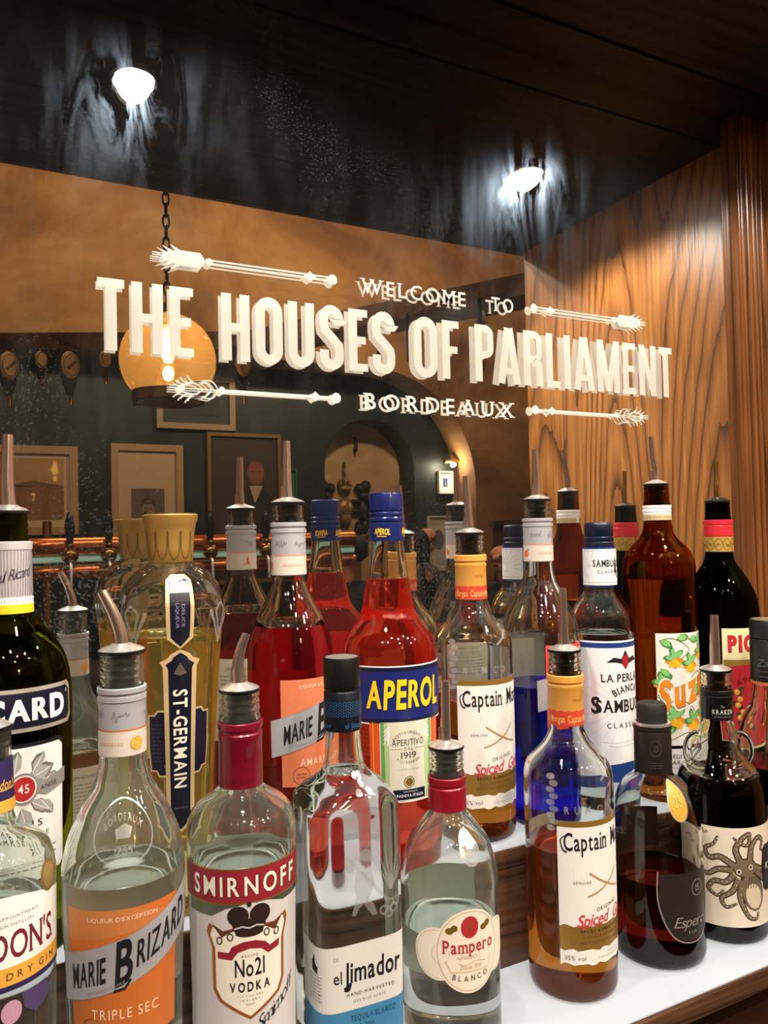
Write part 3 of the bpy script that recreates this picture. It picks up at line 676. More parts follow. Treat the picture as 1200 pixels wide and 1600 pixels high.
A.line([(-.006, 1.2195), (-.001, 1.2208), (.004, 1.2195), (.009, 1.2208), (.014, 1.2195)], .0011, cLGREY, 3)
for x, y in ((-.0165, 1.2115), (-.009, 1.2142), (.016, 1.2142), (.0235, 1.2125)): A.ring(x, y, .0023, .0028, .001, mat('5a4a44', .5), 3)
rb = [(-.018, 1.204), (-.010, 1.2035), (-.008, 1.2075), (.0, 1.2105), (.008, 1.2105), (.015, 1.2080), (.018, 1.2045), (.026, 1.2065), (.0255, 1.2015), (.017, 1.1995), (.012, 1.2040), (.004, 1.2055), (-.004, 1.2035), (-.008, 1.1985), (-.018, 1.1995)]
A.poly(rb, RB, 3); A.text('RECIPE', .004, 1.2005, .0016, cINK, w=.011, gap=.5, L=3)
A.text('No21', .004, 1.1925, .0115, cINK, w=.0205, bold=.012, L=3); A.text('VODKA', .004, 1.1795, .0062, cINK, w=.028, bold=.026, gap=.4, L=3)
A.text('SIX PILLARS', .004, 1.1735, .0014, cGREY, w=.018, gap=.5, L=3); A.text('IN EVERY', .004, 1.1705, .0014, cGREY, w=.014, gap=.5, L=3); A.text('DROP', .004, 1.1675, .0014, cGREY, w=.006, gap=.5, L=3)
A.text('Smirnoff', .022, 1.1610, .0085, cINK, w=.036, shear=.7, rot=34, L=4, gap=.0, bold=-.012); A.line([(.003, 1.147), (.03, 1.162)], .0005, cINK, 4)
A.build('label', b.root, M, vstep=.01)
R0 = PI * .0394; K = Art().rect(-.052, 1.10, .052, 1.258, mat('d3d4c8', .6), 0)
K.build('back_label', b.root, lambda u, v, o: M(R0 - u if u >= 0 else -R0 - u, v, o), vstep=.01)
A = Art(); A.text('RUNDIES', -.002, 1.3235, .0034, mat('5d0f1c', .45), w=.024, gap=.7); A.poly([(.004, 1.338), (.010, 1.340), (.012, 1.347), (.009, 1.351), (.004, 1.348)], mat('5d0f1c', .45), 1)
b.sleeve('neck_sleeve', [(1.3177, .0160), (1.351, .0159), (1.352, .0163), (1.355, .0163), (1.356, .0156), (1.358, .0156), (1.359, .0166), (1.3632, .0166), (1.3638, .0158)], mat('7c1029', .3, .2, .4), A)
b.pourer(1.3848, .0150, [(0, 0, -.002), (-.0008, 0, .012), (.0012, 0, .024), (.0058, 0, .036)], (.0054, .0030))

# square tequila
def sq(t, z):
    k = min(1, max(0, (1.312 - LOW - z) / .022)); k = k * k * (3 - 2 * k); n = 5.2
    s = (abs(math.cos(t)) ** n + abs(math.sin(t)) ** n) ** (-1 / n); return 1 + (s * .885 - 1) * k
b = Bottle('square-shouldered clear tequila bottle with black screw cap and white and blue label', (.2470, -.172), LOW,
    [(1.402, .0132), (1.3466, .0134), (1.3201, .0158), (1.3136, .0196), (1.3026, .0340), (1.2902, .0408), (1.2653, .0412), (1.1761, .0408), (1.10, .0400)], 1.400, 1.314, liquid('clear_liquor', (.985, .985, .97)), BRIGHTENED2, lift=0.026, face=21, sec=sq, seg=72)
M = b.mapper(1.17); BL = mat('3f7fa6', .45); B2 = mat('1d4d72', .45)
A = Art(); A.poly([(-.062, 1.1195), (.062, 1.1195), (.062, 1.172), (-.062, 1.172)], mat('d9d5d0', .5), 0); A.poly([(-.062, 1.092), (.062, 1.092), (.062, 1.125), (-.062, 1.125)], BL, .5)
A.text('el', -.0215, 1.150, .0088, cINK, w=.0062, bold=.008, L=1); A.text('Jimador', .006, 1.1520, .0145, cINK, w=.046, bold=.02, gap=.13, L=1, shear=.04)
A.curve([(-.0118, 1.1445), (-.0135, 1.1400), (-.0165, 1.1405)], .0022, cINK, 1.4)
A.text('HAND-HARVESTED', .004, 1.1362, .0024, cINK, w=.038, bold=.01, gap=.4, L=1); A.text('100% BLUE AGAVE', .003, 1.1308, .0022, cGREY, w=.026, bold=.006, gap=.3, L=1)
A.text('TEQUILA BLANCO', .006, 1.1185, .0042, B2, w=.036, bold=.02, gap=.3, L=1.5); A.text('38% 70cl', -.002, 1.112, .0028, B2, w=.016, bold=.01, L=1.5)
A.text('DE', -.0225, 1.1635, .003, cGREY, w=.004, L=1); A.poly([(-.0445, 1.160), (-.041, 1.166), (-.040, 1.159), (-.037, 1.157), (-.038, 1.152), (-.044, 1.154)], cINK, 1)
A.lines(-.05, -.034, [1.150 - .0025 * k for k in range(8)], .0013, cGREY); A.build('label', b.root, M, vstep=None)
A = Art(); G = RELIEF
A.line([(-.013, 1.2365), (.0185, 1.1985)], .0026, G, 1); A.ell(.0005, 1.233, .0092, .0026, G, 1.5, rot=-.2); A.ell(.001, 1.2355, .0045, .0042, G, 2); A.ell(-.0105, 1.229, .0035, .0045, G, 1)
A.poly([(-.006, 1.224), (.006, 1.223), (.008, 1.214), (.004, 1.203), (-.004, 1.197), (-.007, 1.192), (-.010, 1.193), (-.006, 1.206), (-.008, 1.214)], G, 1); A.poly([(.002, 1.205), (.008, 1.197), (.010, 1.190), (.006, 1.190), (.0, 1.199)], G, 1.2)
A.build('moulded_farmer', b.root, M, vstep=.003, base=.0003, dl=.0005); A = Art()
for k in range(7):
    a = (50 + k * 12) * D2R; A.poly([(.020, 1.206), (.0205 + .030 * math.cos(a), 1.206 + .036 * math.sin(a)), (.0225, 1.206)], G, 1 + .1 * k)
for x, y in ((.015, 1.192), (.019, 1.189), (.023, 1.192), (.0255, 1.197), (.0205, 1.196)): A.ring(x, y, .0035, .0035, .0014, G, 1.4)
A.build('moulded_agave', b.root, M, vstep=.003, base=.0003, dl=.0005); A = Art()
for x, y, r in ((.002, 1.289, .0035), (.009, 1.289, .0035), (.0055, 1.284, .003), (.0, 1.279, .003), (.0105, 1.279, .003)): A.ell(x, y, r, r * .8, G, 1)
A.build('moulded_emblem', b.root, M, vstep=.003, base=.0003, dl=.0005)
A = Art(); hx = mat('2e5f86', .4); nn = 0
for r in range(4):
    for k in range(26): A.ring(-.045 + k * .0036 + (r % 2) * .0018, 1.3595 + r * .003, .0015, .0015, .0004, hx, 1, n=6)
A.text('el Jimador', .006, 1.3515, .0042, hx, w=.019, bold=.01); A.text('el Jimador', -.024, 1.3515, .0042, hx, w=.019, bold=.01)
o = b.sleeve('screw_cap_skirt', [(1.3466, .0147), (1.3755, .0146), (1.377, .0138), (1.3785, .0146)], mat('0f1420', .35, .2), A)
b.cap('screw_cap', [(.0141, 1.3789), (.0144, 1.381), (.0144, 1.402), (.0141, 1.4028), (.0132, 1.4028), (.0130, 1.4018), (0, 1.4018), ], mat('0d0d0e', .35)); b.cap('cap_top', [(0, 1.4022), (.0128, 1.4022), (.0128, 1.4026), (0, 1.4027)], mat('c8c4be', .3, .8))

# round white rum
b = Bottle('round-shouldered clear rum bottle with cream medallion label and short red neck sleeve', (.3415, -.172), LOW,
    [(1.3172, .0146), (1.2958, .0148), (1.2681, .0152), (1.2627, .0178), (1.2547, .0241), (1.2451, .0321), (1.2297, .0378), (1.2111, .0407), (1.10, .0407)], 1.3172, 1.1780, liquid('clear_liquor', (.985, .985, .97)), BRIGHTENED, lift=0.021, face=22, finish=1.2965)
M = b.mapper(1.15); CR = mat('efe0cd', .5); TN = mat('caa078', .5); PR = mat('b02a30', .5)
A = Art(); A.ell(-.026, 1.146, .0205, .0205, CR, 0); A.ell(0, 1.148, .0285, .0325, CR, .4); A.ell(.026, 1.146, .0205, .0205, CR, 0.1)
A.ring(-.026, 1.146, .0188, .0188, .0004, TN, .2); A.ring(.026, 1.146, .0188, .0188, .0004, TN, .25); A.ring(0, 1.148, .0268, .0308, .0006, TN, 1); A.ring(-.024, 1.146, .0072, .0078, .0004, TN, .3)
A.ell(0, 1.1665, .0075, .0085, PR, 1); A.curve([(-.002, 1.1625), (.001, 1.1645), (-.0015, 1.167), (.0015, 1.169), (.001, 1.171)], .0011, cGOLD, 2)
for x in (-.0145, .0145): A.ell(x - .002, 1.1645, .0032, .0026, cGOLD, 1); A.ell(x + .0018, 1.1665, .0028, .0026, cGOLD, 1.2)
A.text('Pampero', 0, 1.1520, .0098, PR, w=.044, bold=.014, serif=.05, gap=.16, L=2); A.text('AÑEJO', -.003, 1.1435, .0022, TN, w=.018, L=2)
A.curve([(-.010, 1.1395), (-.004, 1.1375), (.004, 1.140), (.014, 1.138)], .0005, TN, 2); A.text('Desde 1938', 0, 1.136, .0032, TN, w=.018, shear=.4, L=2); A.line([(-.02, 1.141), (-.016, 1.1325), (.016, 1.1325), (.02, 1.141)], .0005, TN, 2)
A.text('BLANCO', 0, 1.127, .0042, mat('5d4636', .5), w=.030, bold=.012, gap=.6, arc=.045, L=2)
A.build('label', b.root, M, vstep=.01)
R0 = PI * .0407; K = Art().rect(-.032, 1.10, .040, 1.185, mat('c9cabd', .6), 0)
K.build('back_label', b.root, lambda u, v, o: M(R0 - u if u >= 0 else -R0 - u, v, o), vstep=.01)
A = Art(); A.ell(.006, 1.224, .0105, .0125, RELIEF, 1); A.ring(.006, 1.224, .0108, .0128, .0018, RELIEF, 2); A.poly([(.001, 1.222), (.004, 1.229), (.010, 1.230), (.012, 1.224), (.008, 1.218), (.003, 1.219)], RELIEF, 3); A.ell(.006, 1.2335, .004, .003, RELIEF, 3)
A.build('moulded_crest', b.root, M, vstep=.002, base=.0004, dl=.0004)
b.sleeve('neck_sleeve', [(1.2681, .0161), (1.286, .0160), (1.287, .0153), (1.2885, .0153), (1.2895, .0162), (1.2945, .0162), (1.2952, .0156)], mat('941526', .3, .2, .4))
b.pourer(1.3172, .0152, [(0, 0, -.002), (0, 0, .016), (.0004, 0, .034), (.0008, 0, .05)], (.0043, .0036))

# spiced rum, twice
def captain(label, xy, shelf, top, dz, level, face, spout, vent=True):
    b = Bottle(label, xy, shelf, [(1.3863 + dz, .0146), (1.3663 + dz, .0148), (1.3206 + dz, .0152), (1.3089 + dz, .0190), (1.2972 + dz, .0280), (1.2870 + dz, .0370), (1.2760 + dz, .0398), (1.262 + dz, .0402), (1.2216 + dz, .0402), (1.10 + dz, .0396)], 1.3863 + dz, level, liquid('amber_rum', (.88, .52, .18), (.06, (.9, .35, .08))), lift=0.0168, face=face, finish=1.367 + dz, foot=.007)
    M = b.mapper(1.17 + dz); A = Art(); w = .047; y0, y1 = 1.1065 + dz, 1.229 + dz; W_ = mat('efe9e2', .5); GD = mat('a9803a', .35, .5)
    n = 24; wave = lambda x: .0009 * math.sin(x * 420) + .0005 * math.sin(x * 970)
    us = [-w + 2 * w * k / n for k in range(n + 1)]
    A.poly([(u, y0 + wave(u)) for u in us] + [(w, y1), (-w, y1)], W_, 0); A.rect(-w, y1 - .005, w, y1, GD, 1)
    A.poly([(u, y0 + .0125 + wave(u + .01)) for u in us] + [(u, y0 + .033 + wave(u)) for u in reversed(us)], GD, 1)
    bl = mat('2a5ea8', .5); rd = mat('b3212b', .5); sk = mat('d9a277', .5)
    A.text('Captain', -.0215, y1 - .0175, .0150, cINK, w=.040, bold=.012, serif=.045, gap=.13); A.text('Morgan', .0245, y1 - .0175, .0150, cINK, w=.038, bold=.012, serif=.045, gap=.13)
    A.curve([(-.0395, y1 - .012), (-.044, y1 - .016), (-.0425, y1 - .024), (-.039, y1 - .0265)], .0016, cINK, 2.6, (.4, 1))
    A.curve([(-.022, y1 - .0645), (-.010, y1 - .0605), (.004, y1 - .0525), (.012, y1 - .0445)], .0014, mat('b78a55', .5), 2.6); A.curve([(-.020, y1 - .0445), (-.008, y1 - .0525), (.006, y1 - .0595), (.016, y1 - .0625)], .0014, mat('b78a55', .5), 2.8)
    A.text('GENUINE', -.0265, y1 - .0525, .0022, cINK, w=.016, gap=.5); A.text('ORIGINAL', -.002, y1 - .075, .0034, cINK, w=.024, gap=.4, rot=8)
    A.text('Spiced', -.0175, y1 - .0845, .0100, mat('cf3b4a', .5), w=.030, bold=.014, shear=.35, gap=.04, rot=4); A.text('Gold', .0165, y1 - .083, .0100, mat('cf3b4a', .5), w=.024, bold=.014, shear=.35, gap=.04, rot=4)
    for k, (t, ww) in enumerate((('SPICED & SMOOTH WITH', .050), ('CARIBBEAN RUM SPICE', .046), ('AND OTHER NATURAL FLAVOURS', .052))): A.text(t, -.004, y0 + .0285 - k * .0048, .0024, cINK if k == 0 else mat('5d4a2a', .5), w=ww, bold=.012 if k == 0 else .004, gap=.4, L=2.5)
    A.text('35% vol', -.034, y0 + .0055, .0036, mat('6c6560', .5), w=.018, gap=.2); A.text('PRODUCED BY', .006, y0 + .0085, .0016, mat('8b8580', .5), w=.018, gap=.4); A.text('CAPTAIN MORGAN RUM CO.', .006, y0 + .0048, .0018, mat('8b8580', .5), w=.038, gap=.4)
    A.build('label', b.root, M, vstep=.01)
    K = Art().rect(-.022, y0 + .012, .022, y1 - .02, cCREAM, 0); K.lines(-.018, .018, [y1 - .03 - .005 * k for k in range(15)], .002, cGREY); R0 = PI * .04
    K.build('back_label', b.root, lambda u, v, o: M(R0 - u if u >= 0 else -R0 - u, v, o), vstep=.01)
    E = Art().text('RUM CO', -.018, 1.2385 + dz, .006, RELIEF, w=.044, bold=.02, gap=.9, L=1); E.curve([(-.006, 1.262 + dz), (.004, 1.268 + dz), (.010, 1.274 + dz)], .0022, RELIEF, 1); E.ring(.013, 1.277 + dz, .004, .004, .0016, RELIEF, 1)
    for k in range(9): E.ell(-.052 + (k % 2) * .003, 1.222 + dz + k * .0055, .004, .0026, RELIEF, 1)
    E.build('moulded_lettering', b.root, M, vstep=.004, base=.0003, dl=.0004)
    or_ = mat('d99a45', .45); re = mat('c9442c', .45); N = Art(); us = [-.05 + .1 * k / 40 for k in range(41)]
    N.poly([(u, 1.3215 + dz) for u in us] + [(u, 1.3350 + dz + .0006 * math.sin(u * 900)) for u in reversed(us)], re, 0)
    for u in (-.030, .003, .036): N.text('Captain Morgan', u - .001, 1.3278 + dz, .0062, mat('ecb06a', .45), w=.030, bold=.01, serif=.04, gap=.13, L=1)
    scrawl(N, -.004, 1.345 + dz, .006, .004, mat('a8742f', .45), n=5); N.curve([(.001, 1.347 + dz), (.006, 1.351 + dz), (.010, 1.349 + dz)], .0004, mat('a8742f', .45)); N.text('M', -.006, 1.345 + dz, .003, mat('a8742f', .45), w=.003)
    o = b.sleeve('neck_sleeve', [(1.3212 + dz, .0159), (1.354 + dz, .0158), (1.355 + dz, .0163), (1.357 + dz, .0163), (1.3575 + dz, .0154), (1.3595 + dz, .0154), (1.3600 + dz, .0166), (1.3655 + dz, .0166), (1.3662 + dz, .0157)], or_, N)
    b.pourer(1.3863 + dz, .0152, spout, (.0046, .0034), vent=vent)
    return b
captain('spiced rum bottle with orange neck sleeve on the lower shelf, beside the black-stoppered bottle', (.4715, -.172), LOW, 0, 0.0, 1.2158, 52, [(0, 0, -.002), (0, 0, .016), (.0003, 0, .034), (.0003, 0, .052)])
captain('spiced rum bottle with orange neck sleeve on the upper shelf, beside the red aperitif', (.4370, -.072), UP, 0, UP - LOW, 1.333, 44, [(0, 0, -.002), (-.001, 0, .016), (-.002, 0, .034), (-.003, 0, .054)])

# dark aged rum with the orange seal
b = Bottle('domed rum bottle with black stopper, raised orange seal and dark red rum inside', (.5790, -.172), LOW,
    [(1.270, .0166), (1.262, .0170), (1.2582, .0195), (1.2495, .0296), (1.2307, .0379), (1.2058, .0426), (1.15, .0436), (1.095, .0438)], 1.270, 1.166, liquid('dark_red_rum', (.42, .08, .06)), face=38, base_t=.014, foot=.008)
M = b.mapper(1.15); dk = mat('2b2320', .35); gl_ = mat('8b8178', .4)
D = Art(); D.poly([(-.026, 1.178), (.03, 1.178)] + [(.002 + .030 * math.cos(a), 1.150 - .034 * math.sin(a)) for a in [PI * k / 16 for k in range(0, 17)]], dk, 0)
D.curve([(-.028, 1.180), (-.028, 1.150), (-.016, 1.122), (.004, 1.1145), (.022, 1.122), (.032, 1.150), (.032, 1.180)], .0012, gl_, 1); D.text('Espero', .003, 1.134, .0095, gl_, w=.036, shear=.35, bold=-.004, gap=.04); D.text('RUM', .004, 1.124, .003, gl_, w=.009, gap=.4); D.ring(.012, 1.163, .0075, .0075, .0007, gl_, 1); D.text('15', .012, 1.163, .006, gl_, w=.005)
D.build('printed_label', b.root, M, vstep=.01)
R0 = PI * .0437; K = Art().rect(-.032, 1.172, .032, 1.213, mat('332a27', .4), 0); K.lines(-.028, .028, [1.206 - .004 * k for k in range(8)], .002, gl_)
K.build('back_label', b.root, lambda u, v, o: M(R0 - u if u >= 0 else -R0 - u, v, o), vstep=.006)
# the seal lies on the sloping shoulder
A = Art(); A.ell(-.002, 1.2300, .0118, .0165, mat('e0932f', .45), 1); A.ring(-.002, 1.2300, .0124, .0172, .0013, RELIEF, 2); A.text('25', -.002, 1.2305, .0095, mat('f2b85e', .4), w=.010, L=3); A.ring(-.002, 1.2300, .0088, .0128, .0007, mat('f2b85e', .4), 2.6, n=24)
A.xf(lambda u, v: (u, v + .011)); A.build('seal', b.root, M, vstep=.002, base=.0008, dl=.0004)
b.sleeve('stopper_collar', [(1.2605, .0178), (1.300, .0176), (1.301, .0172), (1.3020, .0182), (1.3055, .0180), (1.306, .0150)], mat('191412', .4), Art().ring(-.009, 1.286, .0055, .0075, .0005, mat('4a4440', .4), 1).ring(.014, 1.286, .0055, .0075, .0005, mat('4a4440', .4), 1).text('25', -.009, 1.286, .0055, mat('4a4440', .4), w=.005).lines(-.016, -.002, [1.272, 1.2695, 1.267], .0012, mat('4a4440', .4)))
b.cap('stopper', [(0, 1.299), (.0140, 1.299), (.0144, 1.308), (.0143, 1.322), (.0130, 1.326), (.0100, 1.3272), (.0080, 1.3265), (0, 1.3262)], mat('1c1a19', .5))
b.cap('stopper_ring', [(.0150, 1.3058), (.0176, 1.3060), (.0174, 1.3082), (.0150, 1.3084)], CHROME)

# black spiced rum with the two glass ears
b = Bottle('black spiced rum bottle with two glass neck loops and an octopus label', (.6715, -.172), LOW,
    [(1.3479, .0146), (1.33, .0148), (1.3002, .0150), (1.2902, .0176), (1.2737, .0200), (1.2605, .0265), (1.2434, .0390), (1.2236, .0432), (1.1815, .0440), (1.10, .0436)], 1.3479, 1.245, liquid('black_rum', (.035, .022, .018)), lift=0.008, face=22, finish=1.331, foot=.006, base_t=.007)
M = b.mapper(1.15); K = Art(); pp = mat('e6d8c2', .55); ik = mat('33291f', .55); sh_ = mat('78664f', .55); lt = mat('d8c8ae', .55)
K.rect(-.058, 1.0985, .075, 1.1945, pp, 0)
hx_, hy_ = .006, 1.1480
K.ell(hx_ + .006, hy_ - .014, .0125, .021, ik, 1, rot=.25); K.ell(hx_ + .0065, hy_ - .016, .0112, .019, sh_, 1.5, rot=.25); K.ell(hx_ + .0075, hy_ - .020, .0085, .0125, lt, 1.8, rot=.25)
K.ell(hx_ - .001, hy_ + .008, .0125, .0095, ik, 1.2); K.ell(hx_ - .001, hy_ + .008, .0113, .0083, sh_, 1.6)
for k in range(5): K.line([(hx_ + .001 + k * .003, hy_ - .012), (hx_ + .003 + k * .0024, hy_ - .0005)], .0007, ik, 2)
for ex, ey in ((-.0075, .0045), (.0045, .0085)):
    K.ell(hx_ + ex, hy_ + ey, .0034, .0036, lt, 2); K.ring(hx_ + ex, hy_ + ey, .0034, .0036, .0007, ik, 2.3); K.ell(hx_ + ex, hy_ + ey, .0014, .0014, ik, 2.5)
arms = [[(-.006, .014), (-.010, .026), (-.004, .036), (.004, .040), (.002, .030), (-.006, .032), (-.012, .038)], [(.004, .015), (.006, .028), (.014, .036), (.020, .032), (.018, .024), (.026, .022)],
        [(-.012, .010), (-.024, .018), (-.034, .016), (-.038, .024), (-.030, .030), (-.026, .038)], [(-.013, .006), (-.026, .006), (-.036, .000), (-.044, .004), (-.046, .014)],
        [(-.012, .002), (-.020, -.006), (-.030, -.006), (-.036, -.014), (-.028, -.020), (-.022, -.014)], [(-.008, -.002), (-.014, -.014), (-.024, -.022), (-.020, -.030), (-.010, -.026)],
        [(-.004, -.004), (-.007, -.018), (-.004, -.030), (.002, -.040), (.010, -.042), (.012, -.036)], [(.010, .008), (.022, .004), (.034, .010), (.040, .002), (.048, -.002)], [(.011, .004), (.024, -.008), (.036, -.018), (.044, -.012), (.050, -.020)]]
for i, p in enumerate(arms):
    P = [(hx_ + x, hy_ + y) for x, y in p]; K.curve(P, .0074, ik, 1 + i * .06, (1, .3)); K.curve(P, .0050, sh_, 1.5 + i * .06, (1, .2))
    Q = spline([(x, y, 0) for x, y in P], 5)
    for q in Q[3::2]: K.ell(q.x + .0008, q.y + .0005, .0006, .0006, lt, 2.2, n=8)
K.poly([(.026, 1.134), (.030, 1.130), (.070, 1.130), (.074, 1.134), (.074, 1.171), (.070, 1.175), (.030, 1.175), (.026, 1.171), (.024, 1.152)], cINK, 3); K.text('KRAKEN', .049, 1.154, .0058, cPAPER, w=.036, bold=.012, gap=.35, L=4)
for x, y, f in ((-.050, 1.184, 1), (-.044, 1.178, 1), (-.036, 1.189, -1), (-.046, 1.116, 1)): scrawl(K, x, y, .007, .005, ik, n=4, t=.0007)
K.build('label', b.root, M, vstep=.01)
for sgn in (-1, 1):
    pts = [(sgn * (.0195 + .0125 * math.sin(a)), 0, b.L(1.2665) + .0165 * math.cos(a)) for a in [PI * (-.02 + 1.1 * k / 12) for k in range(13)]]
    o = tube('glass_loop', pts, .0046, CLEAR, b.root, 14)
N = Art().text('KRAKEN', 0, 1.309, .0046, mat('c9c6c2', .4), w=.021, bold=.012, gap=.25).text('BLACK SPICED', 0, 1.304, .0016, mat('8d8a86', .4), w=.018, gap=.4).text('The', -.001, 1.3145, .0024, mat('8d8a86', .4), w=.004, shear=.3)
b.sleeve('neck_sleeve', [(1.3002, .0160), (1.322, .0159), (1.3226, .0162), (1.3236, .0162), (1.3242, .0155), (1.3255, .0155), (1.326, .0163), (1.3295, .0163), (1.330, .0155)], mat('100f10', .35, 0, .3), N)
b.pourer(1.3479, .0158, [(0, 0, -.002), (.0002, 0, .016), (.0004, 0, .034), (.0004, 0, .052)], (.0055, .0042), vent=False)

# dark rum at the right edge
b = Bottle('rum bottle with tall black cap and orange tear ring, at the right edge', (.7600, -.172), LOW,
    [(1.390, .0195), (1.3277, .0196), (1.3034, .0232), (1.2896, .0300), (1.2619, .0372), (1.24, .0400), (1.20, .0408), (1.10, .0408)], 1.388, 1.2412, liquid('brown_rum', (.22, .06, .035)), face=10)
M = b.mapper(1.15); Art().rect(-.045, 1.115, .045, 1.205, mat('2a1f1a', .5), 0).text('Zacapa', 0, 1.165, .012, cGOLD, w=.05, shear=.2, bold=.01).build('label', b.root, M, vstep=.01)
R0 = PI * .0408; Art().rect(-.030, 1.13, .030, 1.232, cPAPER, 0).lines(-.026, .026, [1.22 - .006 * k for k in range(12)], .002, cGREY).build('back_label', b.root, lambda u, v, o: M(R0 - u if u >= 0 else -R0 - u, v, o), vstep=.01)
bk = mat('17191a', .4)
b.sleeve('capsule', [(1.3295, .0213), (1.3325, .0214), (1.372, .0213), (1.3728, .0209), (1.3745, .0209), (1.375, .0213)], bk, Art().text('Zacapa', -.004, 1.350, .008, mat('5c5f60', .4), w=.03, shear=.35, bold=-.005, gap=.05).curve([(-.020, 1.342), (-.008, 1.341), (.008, 1.345)], .0007, mat('5c5f60', .4)).lines(-.016, .016, [1.335], .0016, mat('6a6058', .4)).lines(-.016, .0, [1.374], .0014, mat('6a6058', .4)))
b.sleeve('tear_ring', [(1.3262, .0214), (1.3292, .0215)], mat('c9764a', .45))
b.cap('cap', [(.0205, 1.3753), (.0212, 1.376), (.0211, 1.394), (.0204, 1.3956), (.0190, 1.3956), (.0185, 1.3948), (0, 1.3948)], bk); b.cap('cap_top', [(0, 1.3950), (.0186, 1.3950), (.0186, 1.3955), (0, 1.3957)], mat('c9b98a', .3, .8))

# gin at the left edge
b = Bottle('clear gin bottle with cream label, gold coin mark and purple neck, at left edge', (.0005, -.172), LOW,
    [(1.381, .0120), (1.3607, .0116), (1.3282, .0126), (1.318, .0155), (1.3108, .0262), (1.3039, .0338), (1.2857, .0376), (1.20, .0370), (1.10, .0355)], 1.379, 1.272, liquid('clear_liquor', (.985, .985, .97)), BRIGHTENED, lift=0.02, face=6)
M = b.mapper(1.25); dr = mat('701c2b', .5); og = mat('e0a33f', .5); pu = mat('2c2250', .45)
A = Art(); n = 20; us = [-.048 + .096 * k / n for k in range(n + 1)]
A.poly([(u, 1.213) for u in us] + [(u, 1.262 + .004 * math.cos(u * 60) - .5 * u * u) for u in reversed(us)], mat('efe9e4', .5), 0); A.rect(-.048, 1.213, .048, 1.224, og, 1); A.rect(-.048, 1.2098, .048, 1.2132, pu, 1)
A.text('GORDON\'S', .0, 1.2365, .0160, dr, w=.072, bold=.012, serif=.035, gap=.12, L=1); A.line([(.033, 1.2295), (.037, 1.2295)], .0012, dr, 1.5)
A.text('LONDON DRY GIN', .0, 1.2185, .0042, mat('5b3a20', .5), w=.074, bold=.006, gap=.6, L=2); A.text('BY APPOINTMENT', .008, 1.2535, .0018, cGREY, w=.03, gap=.3); A.text('GIN DISTILLERS', .01, 1.249, .0018, cGREY, w=.02, gap=.3)
A.ell(.034, 1.268, .0085, .0095, mat('8a6c3a', .4, .4), 2); A.ell(.034, 1.268, .0065, .0075, mat('a3854d', .4, .4), 2.5); A.poly([(.041, 1.268), (.046, 1.276), (.048, 1.27), (.044, 1.262)], mat('8a6c3a', .4, .4), 2)
A.poly([(.012, 1.206), (.03, 1.206), (.033, 1.196), (.022, 1.190), (.014, 1.196)], mat('4a3a62', .5), 1); A.ell(.006, 1.197, .006, .007, mat('b98ca0', .5), 1.2)
A.build('label', b.root, M, vstep=.01)
N = Art().rect(-.04, 1.3285, .04, 1.336, og, 0); N.text('Gordon\'s', .004, 1.346, .006, og, w=.02, shear=.35, bold=.01); N.line([(-.01, 1.341), (.014, 1.343)], .0008, og)
b.sleeve('neck_sleeve', [(1.3282, .0136), (1.3607, .0126)], pu, N)
b.pourer(1.379, .0122, [(0, 0, -.002), (-.004, 0, .014), (-.011, 0, .026), (-.019, 0, .036)], (.0045, .0035), CHROME)

# ---- upper row ----------------------------------------------------------------
# anise spirit in green glass
GRN = glass('olive_glass', (.42, .46, .12))
b = Bottle('olive green bottle with dark blue name band and striped silver neck, at left edge', (.0140, -.076), UP,
    [(1.5202, .0136), (1.4990, .0138), (1.4733, .0148), (1.4450, .0158), (1.4361, .0225), (1.4239, .0322), (1.4093, .0394), (1.3947, .0425), (1.3753, .0434), (1.22, .0428)], 1.5202, 1.43, liquid('pale_yellow_liquor', (.97, .93, .6)), GRN, lift=0.0, face=5, finish=1.5)
M = b.mapper(1.35); bd = mat('c4bcae', .35, .5); AN = mat('6f6b69', .5); AL = mat('a9a5a3', .5)
def cut(x0, y0, x1, y1, c): return [(x0 + c, y0), (x1 - c, y0), (x1, y0 + c), (x1, y1 - c), (x1 - c, y1), (x0 + c, y1), (x0, y1 - c), (x0, y0 + c)]
A = Art().poly(cut(-.048, 1.3625, .048, 1.3935, .004), bd, 0).poly(cut(-.0455, 1.3655, .0455, 1.3905, .004), mat('0a0e22', .4), 1)
A.text('RICARD', -.001, 1.3780, .0155, cPAPER, w=.078, bold=.05, gap=.1, L=2); A.ring(.0415, 1.3865, .0011, .0011, .0003, cPAPER, 2); A.build('name_band', b.root, M, vstep=None)
A = Art().poly(cut(-.036, 1.245, .036, 1.3395, .003), mat('11131c', .4), 0).poly(cut(-.0352, 1.245, .0352, 1.3365, .0035), cPAPER, 1)
for (x, y, s_, r) in ((.006, 1.313, .022, .35), (.010, 1.318, .016, 1.0), (.018, 1.311, .013, .1), (-.008, 1.314, .018, 1.9), (-.002, 1.319, .016, 1.4), (.008, 1.298, .018, -.6), (.016, 1.297, .015, -.9), (.002, 1.294, .020, -1.3), (-.010, 1.296, .016, -2.2)):
    leafy(A, x, y, s_, AN, 2 + s_ * 10, r); leafy(A, x + .001, y, s_ * .82, AL, 2.4 + s_ * 10, r); A.line([(x, y), (x + s_ * .9 * math.cos(r), y + s_ * .9 * math.sin(r))], .0005, cPAPER, 3)
A.poly([(-.030, 1.303), (.012, 1.303), (.020, 1.300), (.0375, 1.305), (.0375, 1.316), (.020, 1.311), (.012, 1.313), (-.030, 1.313)], mat('8f8a86', .5), 4); A.text('ANISE', .022, 1.3065, .0034, cINK, w=.013, rot=6, L=5, gap=.3)
